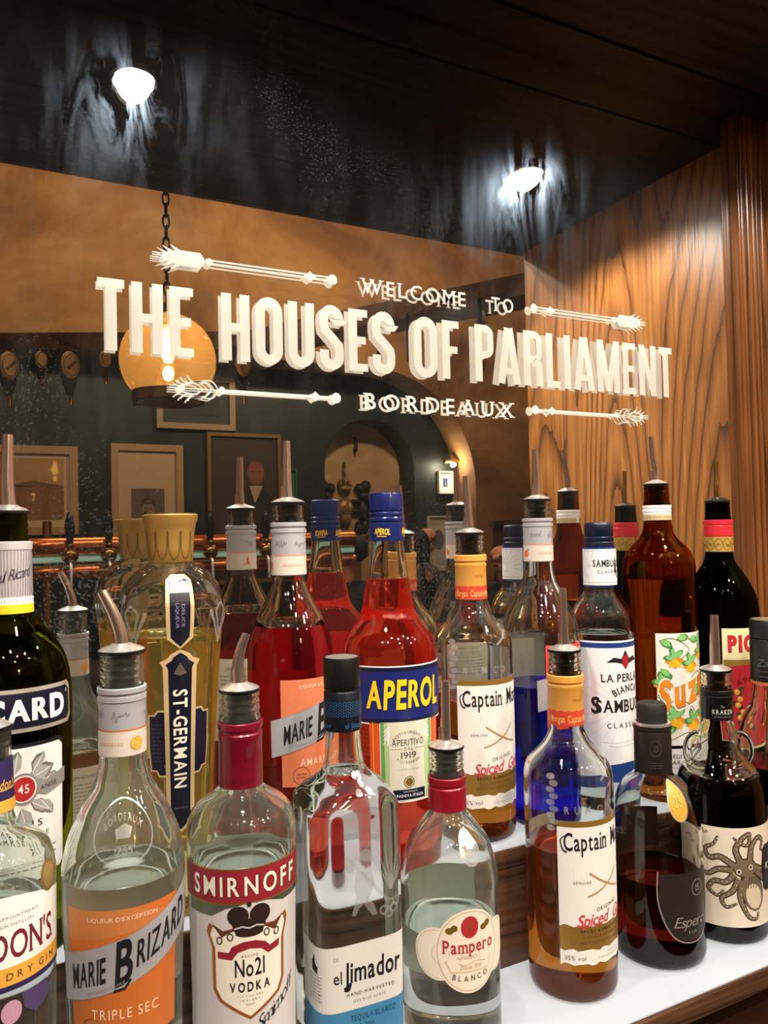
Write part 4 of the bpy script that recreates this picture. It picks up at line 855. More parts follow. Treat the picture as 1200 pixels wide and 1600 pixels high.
A.ell(.004, 1.3075, .0105, .0112, mat('8f8a86', .5), 5); A.ell(.004, 1.3075, .0088, .0095, cPAPER, 5.3); A.ell(.004, 1.3075, .0079, .0086, mat('b8272b', .45), 5.6); A.text('45', .004, 1.3075, .006, cPAPER, w=.0075, L=6.2, bold=.01)
A.text('PASTIS', -.002, 1.2815, .0048, cINK, w=.038, serif=.04, gap=.5, L=3); A.text('DE MARSEILLE', -.001, 1.273, .0036, cINK, w=.046, gap=.4, L=3); A.lines(-.028, .028, [1.262, 1.257, 1.252], .002, cGREY)
A.xf(lambda u, v: (u, v + .015)); A.build('label', b.root, M, vstep=None)
N = Art(); st = mat('8a7d86', .5)
for k in range(40):
    u = -.048 + k * .0024; N.line([(u * .82, 1.4585), (u, 1.492)], .0008, st, 1)
N.rect(-.055, 1.4452, .055, 1.4520, cYEL, 1.2); N.rect(-.055, 1.4520, .055, 1.4570, cPAPER, 1.2); N.text('ECOLE DE RECHERCHE', .004, 1.4545, .0024, cGREY, w=.036, gap=.3, L=2)
N.text('Paul Ricard', -.001, 1.474, .008, cINK, w=.030, shear=.6, rot=12, bold=-.008, gap=0, L=2)
b.sleeve('neck_sleeve', [(1.4450, .0166), (1.4720, .0160), (1.4925, .0157), (1.4930, .0164), (1.4985, .0164), (1.4992, .015)], mat('cbc3c4', .35, .3), N)
b.pourer(1.5202, .0148, [(0, 0, -.002), (-.001, 0, .018), (-.0006, 0, .036), (0, 0, .055)], (.0056, .0038), vent=False)

# elderflower liqueur: fluted, tapering, with its wide gold stopper
def octa(t, z):
    k = min(1, max(0, (.262 - z) / .03)); a = (t + PI / 8) % (PI / 4) - PI / 8
    f = math.cos(PI / 8) / math.cos(a); f = .5 * f + .5 * (1 - .028 * abs(math.cos(t * 4 + PI / 2)) ** 8 * 0 - .02 * (1 - math.cos(a * 8)) * .5)
    return 1 + (f * 1.012 - 1) * k
b = Bottle('fluted golden elderflower liqueur bottle with broad gold stopper and narrow navy vertical label', (.1353, -.077), UP,
    [(1.4800, .0165), (1.4780, .0186), (1.4727, .0275), (1.4647, .0355), (1.4541, .0408), (1.4445, .0430), (1.434, .0428), (1.4223, .0414), (1.4091, .0402), (1.3721, .0370), (1.2829, .0318), (1.22, .0300)], 1.4795, 1.4205, liquid('golden_liqueur', (.99, .91, .58), (.12, (1, .72, .24))), face=9, sec=octa, seg=96, base_t=.012)
M = b.mapper(1.34); TAN = mat('d8b98a', .4, .3); nv = mat('0b0d20', .4)
def strip(a, pts, grow, m, L): a.poly([(x * grow, y) for x, y in pts], m, L)
A = Art(); tip = [(-.0082, 1.283), (-.0098, 1.279), (-.006, 1.2765), (-.0045, 1.272), (0, 1.2685), (.0045, 1.272), (.006, 1.2765), (.0098, 1.279), (.0082, 1.283), (.0082, 1.396), (.0098, 1.400), (.006, 1.4025), (.0045, 1.4055), (0, 1.409), (-.0045, 1.4055), (-.006, 1.4025), (-.0098, 1.400), (-.0082, 1.396)]
sd = [(-.0235, 1.3590), (-.019, 1.3590), (-.0165, 1.3625), (.0165, 1.3625), (.019, 1.3590), (.0235, 1.3590), (.0245, 1.335), (.0235, 1.3165), (.019, 1.3165), (.0165, 1.3125), (-.0165, 1.3125), (-.019, 1.3165), (-.0235, 1.3165), (-.0245, 1.335)]
A.poly([(x * 1.05, 1.3375 + (y - 1.3375) * 1.06) for x, y in sd], TAN, 0); A.poly(sd, mat('120f26', .4), .4)
A.poly([(x * 1.42, 1.339 + (y - 1.339) * 1.035) for x, y in tip], TAN, 1); A.poly(tip, nv, 1.6)
A.text('ST-GERMAIN', 0, 1.3405, .0098, mat('efe3cd', .45), w=.078, bold=.022, gap=.2, rot=-90, L=2.4); A.text('PRODUIT DE FRANCE', 0, 1.2855, .0016, mat('6b6480', .4), w=.012, L=2.4)
A.poly([(-.003, 1.3955), (0, 1.401), (.003, 1.3955), (.0045, 1.3925), (0, 1.3905), (-.0045, 1.3925)], mat('5a4c44', .4), 2.4); A.lines(-.023, -.014, [1.352 - .0032 * k for k in range(10)], .0016, mat('3a3a55', .4), .8)
A.build('label', b.root, M, vstep=.008)
A = Art(); s2 = [(-.0085, 1.420), (-.0045, 1.416), (0, 1.412), (.0045, 1.416), (.0085, 1.420), (.0090, 1.455), (.0095, 1.466), (.006, 1.470), (-.006, 1.470), (-.0095, 1.466), (-.0090, 1.455)]
A.poly(s2, TAN, 0); A.poly([(x * .72, 1.44 + (y - 1.44) * .95) for x, y in s2], nv, .6); A.poly([(-.0062, 1.456), (.0062, 1.456), (.0062, 1.468), (-.0062, 1.468)], cCREAM, 1); A.ring(0, 1.4615, .005, .005, .0009, mat('8f7fa0', .4), 1.4); A.text('G', 0, 1.4615, .005, mat('8f7fa0', .4), w=.004, L=1.5)
A.text('LIQUEUR', -.0018, 1.438, .002, mat('8a84a0', .4), w=.02, rot=-90, L=1.4); A.text('DELICE', .0018, 1.438, .002, mat('8a84a0', .4), w=.018, rot=-90, L=1.4); A.build('shoulder_label', b.root, M, vstep=.003, base=.0006)
for k in (-2.5, -1.5, 1.5, 2.5, 3.5):
    A = Art(); u = k * .0215
    for sgn in (-1, 1):
        A.curve([(u, 1.413), (u + sgn * .004, 1.425), (u + sgn * .009, 1.436), (u + sgn * .0105, 1.441)], .0024, RELIEF, 1); A.curve([(u, 1.421), (u + sgn * .0035, 1.432), (u + sgn * .005, 1.440), (u, 1.446)], .0018, RELIEF, 1.4)
    A.build('moulded_flower', b.root, M, vstep=.004, base=.0003, dl=.0007)
go = mat('b48a45', .42, .55); bmc = []
o = b.cap('stopper', [(0, 1.479), (.0176, 1.479), (.0182, 1.4800), (.0186, 1.490), (.0196, 1.503), (.0206, 1.509), (.0224, 1.5150), (.0226, 1.5178), (.0222, 1.5185), (.021, 1.5187), (0, 1.5187)], go)
N = Art(); fR = lambda v: .0182 + (.0019) * max(0, min(1, (v - 1.48) / .026))
for k in range(12):
    u = (k - 6) * .00975; c = .0045
    N.curve([(u - c, 1.5045), (u - c * .96, 1.493), (u - c * .7, 1.486), (u, 1.4818), (u + c * .7, 1.486), (u + c * .96, 1.493), (u + c, 1.5045)], .00055, mat('4a3418', .5), 1)
N.build('engraved_petals', o, lambda u, v, off: Vector(((fR(v) + off) * math.sin(u / .0186), -(fR(v) + off) * math.cos(u / .0186), b.L(v))), step=.002, vstep=.004)
b.cap('stopper_top', [(0, 1.5188), (.0214, 1.5188), (.0214, 1.5192), (0, 1.5193)], mat('d8c08a', .25, .8))

# almond liqueur
def almond(a, x, y):
    m = mat('c4472a', .5)
    a.poly([(x - .002, y - .002), (x - .0012, y + .004), (x, y + .006), (x + .0016, y + .003), (x + .001, y - .002)], m, 3); a.poly([(x, y - .002), (x + .005, y - .0045), (x + .002, y - .001)], mat('d9795a', .5), 3.2); a.poly([(x - .001, y - .003), (x - .004, y - .0045), (x, y - .0015)], mat('d9795a', .5), 3.3)
b = Bottle('dark red liqueur bottle with orange label and silver neck sleeve, upper shelf', (.2410, -.073), UP,
    [(1.5265, .0140), (1.5015, .0146), (1.4635, .0140), (1.4537, .0166), (1.4451, .0200), (1.4290, .0280), (1.4146, .0343), (1.3992, .0378), (1.380, .0386), (1.35, .0384), (1.26, .037)], 1.5265, 1.419, liquid('wine_red_liqueur', (.78, .14, .19), (.07, (.7, .05, .09))), lift=0.012, face=42, finish=1.5105)
marie(b, 1.3640, 1.2735, .037, (1.4635, 1.5010, 1.5105), 'AMARETTO', mat('d5764e', .5), almond, .0152)
b.pourer(1.5265, .0155, [(0, 0, -.002), (-.0008, 0, .015), (-.0004, 0, .032), (-.0002, 0, .052)], (.0048, .0034))

# red aperitif
b = Bottle('large bright red aperitif bottle with royal blue cap and blue band lettered in yellow', (.3400, -.075), UP,
    [(1.5130, .0150), (1.4916, .0160), (1.4597, .0196), (1.4394, .0230), (1.4240, .0262), (1.4150, .0315), (1.4050, .0392), (1.3942, .0438), (1.382, .0456), (1.36, .0458), (1.25, .0445)], 1.5130, 1.456, liquid('orange_red_aperitif', (.99, .36, .27), (.10, (1, .11, .07))), lift=0.0145, face=20)
M = b.mapper(1.33); nb = mat('152064', .4); bl2 = mat('0b1030', .4)
A = Art(); A.rect(-.062, 1.3130, .062, 1.3650, cPAPER, 0); A.rect(-.062, 1.3142, .062, 1.3638, bl2, .5); A.rect(-.062, 1.3175, .062, 1.3600, nb, 1)
up = lambda t: 1.0
A.text('APEROL', .001, 1.3390, .0245, cINK, w=.0775, bold=.040, shear=.10, gap=.12, L=2); A.text('APEROL', .000, 1.3395, .0242, cYEL, w=.0765, bold=.034, shear=.10, gap=.13, L=3)
A.build('name_band', b.root, M, vstep=None)
A = Art(); lg = mat('d9d2bd', .5); gr2 = mat('5fa04e', .5); gr3 = mat('a8c48c', .5); oo = mat('d8521f', .5)
A.rect(-.0265, 1.243, .0265, 1.3150, cPAPER, 0); A.rect(-.036, 1.2435, -.0262, 1.3150, oo, .2); A.rect(.0262, 1.2435, .036, 1.3150, oo, .2); A.line([(-.0325, 1.2435), (-.0325, 1.315)], .0006, cYEL, .6); A.line([(.0325, 1.2435), (.0325, 1.315)], .0006, cYEL, .6)
A.poly([(-.0255, 1.2445), (.0255, 1.2445), (.0255, 1.315), (-.0255, 1.315)], gr2, .7); A.poly([(-.0215, 1.2445), (.0215, 1.2445), (.0225, 1.315), (-.0225, 1.315)], gr3, .9); A.poly([(-.0175, 1.2445), (.0175, 1.2445), (.0195, 1.315), (-.0195, 1.315)], lg, 1.1)
for sgn in (-1, 1):
    for k in range(4): A.curve([(sgn * .0225, 1.306 - k * .0035), (sgn * .0175, 1.311 - k * .002), (sgn * .0195, 1.304 - k * .003)], .0008, cPAPER, 1.4)
dk2 = mat('35302c', .5)
A.text('RICETTA ORIGINALE', 0, 1.3055, .0026, dk2, w=.032, arc=-.018, gap=.3); A.text('APERITIVO', 0, 1.2965, .0056, dk2, w=.031, bold=.004, gap=.2); A.text('DAL', 0, 1.2908, .0028, dk2, w=.008, gap=.4); A.text('1919', 0, 1.2850, .0056, dk2, w=.0145, bold=.002); A.line([(-.0165, 1.2908), (-.006, 1.2908)], .0003, dk2, 2); A.line([(.006, 1.2908), (.0165, 1.2908)], .0003, dk2, 2)
A.text('F.LLI BARBIERI', 0, 1.2785, .0022, dk2, w=.023, arc=.02, gap=.4); A.text('E POCO ALCOLICO', 0, 1.2725, .0013, cGREY, w=.02, gap=.4); A.ell(0, 1.2610, .0052, .0052, cGOLD, 2); A.ring(0, 1.2610, .0042, .0042, .0005, cCREAM, 2.4); A.rect(-.0150, 1.2455, .0165, 1.2545, bl2, 2); A.text('PADOVA ITALIA', .001, 1.2490, .0024, cPAPER, w=.026, bold=.03, gap=.3, L=3); A.text('CASA FONDATA', .001, 1.2525, .0013, cPAPER, w=.014, gap=.3, L=3)
A.text('2', -.021, 1.250, .005, cPAPER, w=.003, L=2); A.build('label', b.root, M, vstep=None)
N = Art(); ye = mat('f0c21c', .45)
for u in (-.028, .0, .028, .052): N.text('APEROL', u - .010, 1.5005, .0055, ye, w=.0150, bold=.035, shear=.1, gap=.1, rot=-3); N.line([(u - .015, 1.4962), (u - .006, 1.4958)], .0008, ye, 1)
b.sleeve('cap_skirt', [(1.4916, .0170), (1.5080, .0165), (1.5085, .0160), (1.5100, .0160), (1.5105, .0168), (1.5130, .0168)], mat('14225f', .3, .25, .4), N)
b.cap('screw_cap', [(.0155, 1.5120), (.0166, 1.5128), (.0158, 1.5140), (.0158, 1.5150), (.0165, 1.5160), (.0165, 1.5178), (.0157, 1.5188), (.0157, 1.5198), (.0164, 1.5208), (.0164, 1.5350), (.0158, 1.5370), (.0148, 1.5376), (0, 1.5376)], mat('14225f', .3, .25, .4))

# blue curacao
def orange_fruit(a, x, y): a.ell(x, y, .0032, .0032, mat('e0663a', .5), 3); a.poly([(x, y + .003), (x + .004, y + .0055), (x + .003, y + .003)], mat('6e8a4a', .5), 3.2)
b = Bottle('clear bottle half full of deep blue liqueur, silver neck sleeve and red label', (.5195, -.078), UP,
    [(1.5290, .0136), (1.5028, .0142), (1.4655, .0146), (1.4472, .0172), (1.4329, .0244), (1.4228, .0293), (1.4079, .0366), (1.3951, .0396), (1.37, .0400), (1.25, .0385)], 1.5290, 1.338, liquid('deep_blue_liqueur', (.06, .12, .82), (.10, (.02, .06, .9))), lift=0.014, face=60, finish=1.511)
marie(b, 1.3680, 1.2755, .037, (1.4655, 1.5020, 1.511), 'CURACAO', mat('d5433f', .5), orange_fruit, .0150)
b.pourer(1.5290, .0150, [(0, 0, -.002), (.0006, 0, .014), (-.0002, 0, .032), (-.0008, 0, .05)], (.0048, .0034))

# sambuca
b = Bottle('clear anise liqueur bottle with navy screw cap and white label lined in dark blue', (.6065, -.076), UP,
    [(1.4814, .0148), (1.4779, .0164), (1.4351, .0172), (1.4279, .0188), (1.4137, .0288), (1.4052, .0328), (1.3960, .0340), (1.24, .0338)], 1.480, 1.384, liquid('clear_liquor', (.985, .985, .97)), face=44)
M = b.mapper(1.33); db = mat('1d3a7c', .4); la = mat('e8e8ea', .5)
A = Art(); A.rect(-.058, 1.235, .058, 1.378, la, 0); A.rect(-.058, 1.3705, .058, 1.376, db, .6); A.poly([(-.058, 1.228), (.058, 1.228), (.058, 1.246), (0, 1.2485), (-.058, 1.243)], db, .7)
for k in range(26):
    a = (k * 360 / 26) * D2R; A.line([(-.004 + .010 * math.cos(a), 1.308 + .010 * math.sin(a)), (-.004 + .044 * math.cos(a), 1.308 + .044 * math.sin(a))], .0004, mat('c5c6cc', .5), .5)
A.poly([(-.0225, 1.355), (-.014, 1.3605), (-.002, 1.358), (-.004, 1.353), (-.012, 1.355)], cINK, 1); A.poly([(.0225, 1.355), (.014, 1.3605), (.002, 1.358), (.004, 1.353), (.012, 1.355)], cINK, 1); A.poly([(0, 1.368), (.007, 1.356), (0, 1.347), (-.007, 1.356)], cINK, 1.4); A.ell(0, 1.356, .0046, .0068, mat('a8202c', .4), 2)
A.text('LA PERLA', -.004, 1.3385, .0080, cINK, w=.048, bold=.018, serif=.04, gap=.2); A.text('BIANCA', .001, 1.3270, .0072, cINK, w=.036, bold=.018, serif=.04, gap=.24, arc=-.045, rot=6)
A.text('SAMBUCA', .001, 1.3085, .0125, cINK, w=.070, bold=.022, serif=.045, gap=.16); A.text('S', -.0345, 1.3095, .0165, cINK, w=.0095, bold=.026, L=2.5); A.text('CLASSICA', .0, 1.2880, .0052, cINK, w=.046, bold=.008, gap=.5)
A.curve([(-.028, 1.2705), (-.012, 1.2695), (.006, 1.2708), (.026, 1.270)], .0006, cLGREY, 1); A.curve([(-.022, 1.2665), (-.008, 1.2655), (.010, 1.2668), (.02, 1.266)], .0006, cLGREY, 1); A.build('label', b.root, M, vstep=None)
N = Art(); N.rect(-.053, 1.4365, .053, 1.4760, la, 0)
for c0 in (-.026, .010):
    for k in range(14): a = (60 + k * 16) * D2R; N.line([(c0 + .004 * math.cos(a), 1.452 + .004 * math.sin(a)), (c0 + .024 * math.cos(a), min(1.475, max(1.438, 1.452 + .024 * math.sin(a))))], .0003, cGREY, .6)
N.text('SAMBUCA', -.004, 1.4605, .0072, cINK, w=.034, bold=.016, serif=.04); N.text('CLASSICA', -.003, 1.4515, .0034, cINK, w=.026, gap=.4); N.poly([(.006, 1.470), (.008, 1.452), (.010, 1.444), (.004, 1.452)], cINK, 1.5); N.line([(-.05, 1.4740), (.05, 1.4740)], .0004, cGREY); N.line([(-.05, 1.4395), (.05, 1.4395)], .0004, cGREY)
b.sleeve('neck_label', [(1.4351, .0180), (1.4779, .0178)], db, N)
nvc = mat('121833', .35, .2, .3)
b.cap('screw_cap', [(.0150, 1.4785), (.0160, 1.4792), (.0160, 1.4830), (.0152, 1.4840), (.0158, 1.4855), (.0158, 1.4885), (.0150, 1.4895), (.0157, 1.4910), (.0157, 1.5020), (.0153, 1.5040), (.0142, 1.5055), (0, 1.5058)], nvc)

# gentian aperitif in brown glass
AMB = glass('brown_glass', (.66, .40, .10))
b = Bottle('brown gentian aperitif bottle with a white label of yellow flowers and green leaves', (.6960, -.077), UP,
    [(1.5470, .0140), (1.5255, .0146), (1.5067, .0152), (1.4940, .0172), (1.4860, .0212), (1.4790, .0280), (1.4686, .0362), (1.4560, .0398), (1.4476, .0405), (1.24, .0405)], 1.5470, 1.44, liquid('yellow_liquor', (.95, .82, .42)), AMB, face=40, finish=1.527)
M = b.mapper(1.33); wl = mat('e9e2d8', .5); og1 = mat('e2851c', .5); yg = mat('f2b71e', .5); gd = mat('3f7d3a', .5); gl2 = mat('7fbf6c', .5); vn = mat('6b4a30', .5)
A = Art(); A.rect(-.034, 1.256, .034, 1.3800, wl, 0); A.rect(-.034, 1.2215, .034, 1.2525, mat('d9d6d2', .5), 0)
fl = [(-.014, 1.352, 1), (.006, 1.346, 1), (.026, 1.358, 1), (-.027, 1.325, 1), (.024, 1.318, 1), (-.016, 1.286, 1.2), (.008, 1.282, 1.1), (.028, 1.290, 1)]
for pts in ([(-.03, 1.372), (-.015, 1.374), (.004, 1.362), (-.006, 1.352)], [(-.002, 1.374), (.015, 1.372), (.030, 1.376)], [(-.028, 1.30), (-.012, 1.306), (.004, 1.300), (.012, 1.290)], [(-.02, 1.262), (0, 1.270), (.02, 1.262), (.03, 1.27)], [(.006, 1.33), (.018, 1.336), (.03, 1.330)]): A.curve(pts, .0009, vn, 1)
for x, y, k in fl:
    for a in (200, 235, 270, 305, 340): leafy(A, x, y, .0115 * k, yg if a % 2 else og1, 2 + a * .001, a * D2R)
    for a in (255, 285): leafy(A, x, y, .010 * k, yg, 2.6, a * D2R)
    for a in (20, 90, 160): leafy(A, x, y + .001, .013 * k, gd, 2.7 + a * .001, (a + 20) * D2R); leafy(A, x + .0006, y + .0012, .0105 * k, gl2, 3 + a * .001, (a + 20) * D2R)
for x, y, r in ((-.030, 1.372, -.5), (-.012, 1.374, .1), (.004, 1.374, -.25), (.016, 1.371, .3), (-.030, 1.341, -.8), (.010, 1.322, -1.1), (.0, 1.266, .1), (.018, 1.264, .5), (-.028, 1.268, .6), (-.02, 1.302, 2.5)): leafy(A, x, y, .016, gd, 3.2, r); leafy(A, x + .0008, y + .0003, .0125, gl2, 3.5, r)
T = Art(); T.text('Suze', 0, 0, .0330, mat('f4efe6', .5), w=.066, bold=.075, serif=.03, gap=.16, L=4); T.text('Suze', 0, 0, .0315, vn, w=.064, bold=.05, serif=.03, gap=.19, L=4.6); T.text('Suze', -.0004, .0004, .0310, og1, w=.063, bold=.042, serif=.03, gap=.2, L=5.2)
T.xf(lambda u, v: (u, v + .30 * u + 1.3180)); A.f += T.f
A.text('ÉDITION', -.006, 1.2440, .0044, cINK, w=.026, gap=.2); A.text('PAR HERVÉ', -.006, 1.2375, .0044, cINK, w=.036, gap=.2); A.text('MOTIF FLORAL', -.008, 1.2315, .0018, cGREY, w=.026, gap=.3)
A.build('label', b.root, M, vstep=None)
N = Art().rect(-.048, 1.5069, .048, 1.5135, mat('d9c59a', .4, .2), 0)
for k in range(9): N.text('LOUIS SUZE', -.044 + k * .011, 1.5102, .0028, mat('8a6a35', .5), w=.0095, gap=.2, L=1)
b.sleeve('neck_sleeve', [(1.5067, .0160), (1.5160, .0158), (1.5165, .0162), (1.5185, .0162), (1.5190, .0157), (1.5205, .0157), (1.5210, .0162), (1.5235, .0162), (1.5240, .0156)], cPAPER, N)
b.pourer(1.5470, .0142, [(0, 0, -.002), (.0006, 0, .010), (-.003, 0, .030), (-.0045, 0, .052)], (.0042, .0030), vent=True)

# bitter orange aperitif in dark green glass
DGR = glass('dark_green_glass', (.115, .16, .06))
b = Bottle('dark bitter aperitif bottle with red and gold neck bands, next to the wood panel', (.7990, -.077), UP,
    [(1.5270, .0144), (1.5062, .0150), (1.4669, .0158), (1.4560, .0176), (1.4433, .0252), (1.4290, .0335), (1.4135, .0400), (1.3899, .0432), (1.36, .0436), (1.24, .043)], 1.5270, 1.41, liquid('orange_bitter', (.7, .35, .15)), DGR, face=50, finish=1.508)
M = b.mapper(1.33); pr = mat('c4282f', .45); A = Art(); A.rect(-.038, 1.24, .038, 1.3780, mat('e8dbaf', .5), 0); A.rect(-.0365, 1.3435, .0365, 1.3765, mat('efe0a8', .5), 1)
A.text('PICON', .001, 1.3600, .0175, mat('7a1f1a', .5), w=.0655, bold=.058, gap=.18, L=2); A.text('PICON', 0, 1.3605, .0172, pr, w=.064, bold=.05, gap=.2, L=3); A.rect(-.037, 1.2425, .037, 1.3415, mat('a8873d', .4, .4), 1); A.poly([(-.0365, 1.2435), (.0365, 1.2435), (.0365, 1.333), (.0, 1.337), (-.0365, 1.333)], mat('b8262f', .5), 1.5)
A.text('APERITIF', .001, 1.3195, .0060, mat('6a1418', .5), w=.052, bold=.02, gap=.35, arc=-.06, L=3)
for sgn in (-1, 1):
    for k, (x, y) in enumerate(((.0235, 1.304), (.020, 1.296), (.0225, 1.289), (.017, 1.281), (.0205, 1.2745), (.013, 1.268))):
        leafy(A, sgn * x, y, .010, mat('3d3a1f', .5), 2.2 + k * .05, .6 + k); leafy(A, sgn * x, y, .010, mat('2c2a18', .5), 2.3 + k * .05, 3.4 + k); A.ell(sgn * x, y, .0034, .0034, mat('e39a3a', .5), 3); A.ell(sgn * x - .0008, y + .001, .0014, .0012, mat('f0c078', .5), 3.4)
A.build('label', b.root, M, vstep=.015)
K = Art().rect(-.024, 1.3520, .024, 1.3800, mat('d8571f', .5), 0).text('PICON', 0, 1.366, .011, mat('f0a050', .5), w=.04, bold=.05, L=1); R0 = PI * .0433
K.build('back_label', b.root, lambda u, v, o: M(R0 - u if u >= 0 else -R0 - u, v, o), vstep=None)
N = Art().rect(-.052, 1.4672, .052, 1.4852, mat('c9a24f', .35, .4), 0)
for k in range(10): N.ring(-.045 + k * .0100, 1.4760, .0048, .0072, .0006, mat('5c421c', .5), 1); scrawl(N, -.0475 + k * .0100, 1.4760, .005, .007, mat('5c421c', .5), n=6, t=.0005)
b.sleeve('neck_sleeve', [(1.4669, .0168), (1.4855, .0167), (1.4860, .0171), (1.4985, .0170), (1.4990, .0166), (1.5000, .0166), (1.5005, .0171), (1.5055, .0171), (1.5060, .0162)], mat('c82a35', .35, .1, .3), N)
b.pourer(1.5270, .0150, [(0, 0, -.002), (-.0008, 0, .012), (.0006, 0, .028), (.0006, 0, .045)], (.0036, .0028), disc=RUBBER, metal=mat('cbb27a', .2, 1.0), vent=False)

# ------------------------------------------------------------------ the pub room the mirror looks into
STONE = plaster('tan_plaster', hexc('50301a'), hexc('8c6236'), hexc('b88f58'), 1.1)
NICHE = plaster('niche_stone', hexc('98754e'), hexc('b8946a'), hexc('d0ae82'), 2.4)
GREENW = plaster('green_paint', hexc('0b1615'), hexc('0f1f1d'), hexc('152a28'), 3, .5, .1)
FLOORW = wood('floor_boards', hexc('4a3020'), hexc('3a2418'), hexc('1c110b'), 'x', 8, 3, .1, .4)
DKBAR = wood('bar_wood', hexc('2a1a12'), hexc('20130d'), hexc('100906'), 'x', 8, 3, .1, .35)
struct(box('floor', (-3, -5.6, -.05, 6.2, .12, 0), FLOORW)); struct(box('ceiling', (-3, -5.6, 4.6, 6.2, .12, 4.66), STONE))
struct(box('wall_far_left', (-3.05, -5.6, 0, -3, .12, 4.6), STONE)); struct(box('wall_far_right', (6.2, -5.6, 0, 6.25, .12, 4.6), STONE))
def wall_holes(name, outer, hole, y0, y1, m):
    """wall in the x-z plane from y0 (front) to y1 (rear) with one hole; hole starts and ends on the floor line"""
    bm = bmesh.new(); x0, x1, z1 = outer
    pts = [(x0, 0)] + hole + [(x1, 0), (x1, z1), (x0, z1)]
    tri = tessellate_polygon([[Vector((p[0], p[1], 0)) for p in pts]]); A_ = [bm.verts.new((p[0], y0, p[1])) for p in pts]; B_ = [bm.verts.new((p[0], y1, p[1])) for p in pts]
    for t in tri: bm.faces.new([A_[i] for i in t]); bm.faces.new([B_[i] for i in reversed(t)])
    n = len(pts)
    for i in range(n): bm.faces.new((A_[i], A_[(i + 1) % n], B_[(i + 1) % n], B_[i]))
    bmesh.ops.recalc_face_normals(bm, faces=bm.faces)
    return bm_obj(name, bm, m, None, False)
arch = lambda cx, cz, r, a0, a1, n=20: [(cx + r * math.cos((a0 + (a1 - a0) * k / n) * D2R), cz + r * math.sin((a0 + (a1 - a0) * k / n) * D2R)) for k in range(n + 1)]
struct(wall_holes('wall_front', (-2.99, 6.19, 4.59), [(2.254, 0)] + arch(2.641, 1.991, .387, 180, 0) + [(3.028, 0)], -4.6, -4.85, GREENW))
struct(box('wall_niche', (2.0, -4.98, 0, 3.3, -4.86, 2.7), NICHE))
struct(wall_holes('wall_arch', (-2.98, 6.18, 4.58), [(-2.9, 0), (-2.9, 2.71)] + arch(2.55, 1.85, .86, 90, 0) + [(3.41, 0)], -4.3, -4.598, STONE))

# pub bar with its copper beer font
t = empty('bar_counter', 'dark wooden bar counter carrying the copper beer font', 'counter', (.9, -1.95, 0))
box('counter_body', (-1.4, -.22, 0.001, 1.6, .16, 1.02), DKBAR, t); box('counter_top', (-1.45, -.28, 1.02, 1.65, .2, 1.06), DKBAR, t, .006)
t = empty('beer_font', 'twin copper pipe beer font with green lit strip, standing on the bar counter', 'beer tap rail', (0, -2.0, 1.0605))
zz = lambda z: z - 1.0605
def hpipe(z, r, m, name, x1=1.27):
    pts = [(.02, .34, zz(z)), (.045, .16, zz(z)), (.12, .04, zz(z)), (.25, 0, zz(z)), (.5, 0, zz(z)), (.9, 0, zz(z)), (x1, 0, zz(z))]
    return tube(name, spline(pts, 6), r, m, t, 20)
hpipe(1.475, .030, COPPER, 'copper_pipe'); hpipe(1.392, .024, COPPER, 'copper_pipe'); hpipe(1.4335, .010, emis('green_strip', (.14, .50, .34), .4), 'lit_strip')
for x in (.172, .80, 1.2): tube('font_post', [(x, -.02, 0), (x, -.02, zz(1.56))], .014, BRASS, t, 14)
for k, x in enumerate((.236, .356, .475, .696, .901)):
    q = lathe('beer_tap', [(0, -.03)] + [(.027 * math.sin(PI * j / 10), -.027 * math.cos(PI * j / 10)) for j in range(1, 10)] + [(.012, .028), (.014, .034), (.010, .040), (0, .040)], BRASS, t, 24); q.location = (x, .038, zz(1.445))
    lathe('tap_handle', [(0, .036), (.009, .036), (.012, .055), (.016, .085), (.0155, .105), (.010, .130), (.004, .142), (0, .144)], mat('14161a', .25, 0, .5), q, 20)
    tube('tap_nozzle', [(0, .012, -.02), (0, .028, -.035), (0, .03, -.10)], .0055, CHROME, q, 10)

def amber_glass():
    m = thin_glass('amber_glass', (.95, .80, .52)); n = m.node_tree.nodes; l = m.node_tree.links; o = n['Material Output']
    t = n.new('ShaderNodeBsdfTranslucent'); t.inputs[0].default_value = (1, .62, .25, 1); x = n.new('ShaderNodeMixShader'); x.inputs[0].default_value = .055
    l.new(o.inputs[0].links[0].from_socket, x.inputs[1]); l.new(t.outputs[0], x.inputs[2]); l.new(x.outputs[0], o.inputs[0]); return m
# glass globe pendant with its filament bulb
t = empty('pendant_lamp', 'amber glass globe pendant lamp with glowing filament bulb hanging on a chain', 'lamp', (.567, -2.0, 2.12))
R = .165; gp = [(R * math.sin(a), R * math.cos(a)) for a in [PI * (.09 + .665 * k / 28) for k in range(29)]]
lathe('globe_shade', gp, amber_glass(), t, 48)
lathe('brass_ring', [(.116, -.112), (.124, -.112), (.124, -.148), (.112, -.152), (.108, -.148), (.108, -.115), (.116, -.112)], BRASS, t, 48)
lathe('reflector_rim', [(.1075, -.147), (.104, -.143), (.02, -.118), (.0, -.118), (.0, -.121), (.02, -.121), (.1075, -.150)], mat('d9c08a', .25, .8), t, 48)
for k in range(4): a = PI / 4 + k * PI / 2; tube('thumb_screw', [(.122 * math.cos(a), .122 * math.sin(a), -.143), (.142 * math.cos(a), .142 * math.sin(a), -.143)], .008, BRASS, t, 10)
lathe('lamp_holder', [(0, .20), (.022, .20), (.022, .15), (.030, .145), (.030, .118), (.018, .112), (0, .112)], BRASS, t, 24)
bl_ = emis('filament', (1.0, .60, .20), 60)
lathe('filament_bulb', [(0, .115), (.012, .112), (.022, .08), (.022, .015), (.014, -.005), (0, -.010)], bl_, t, 20)
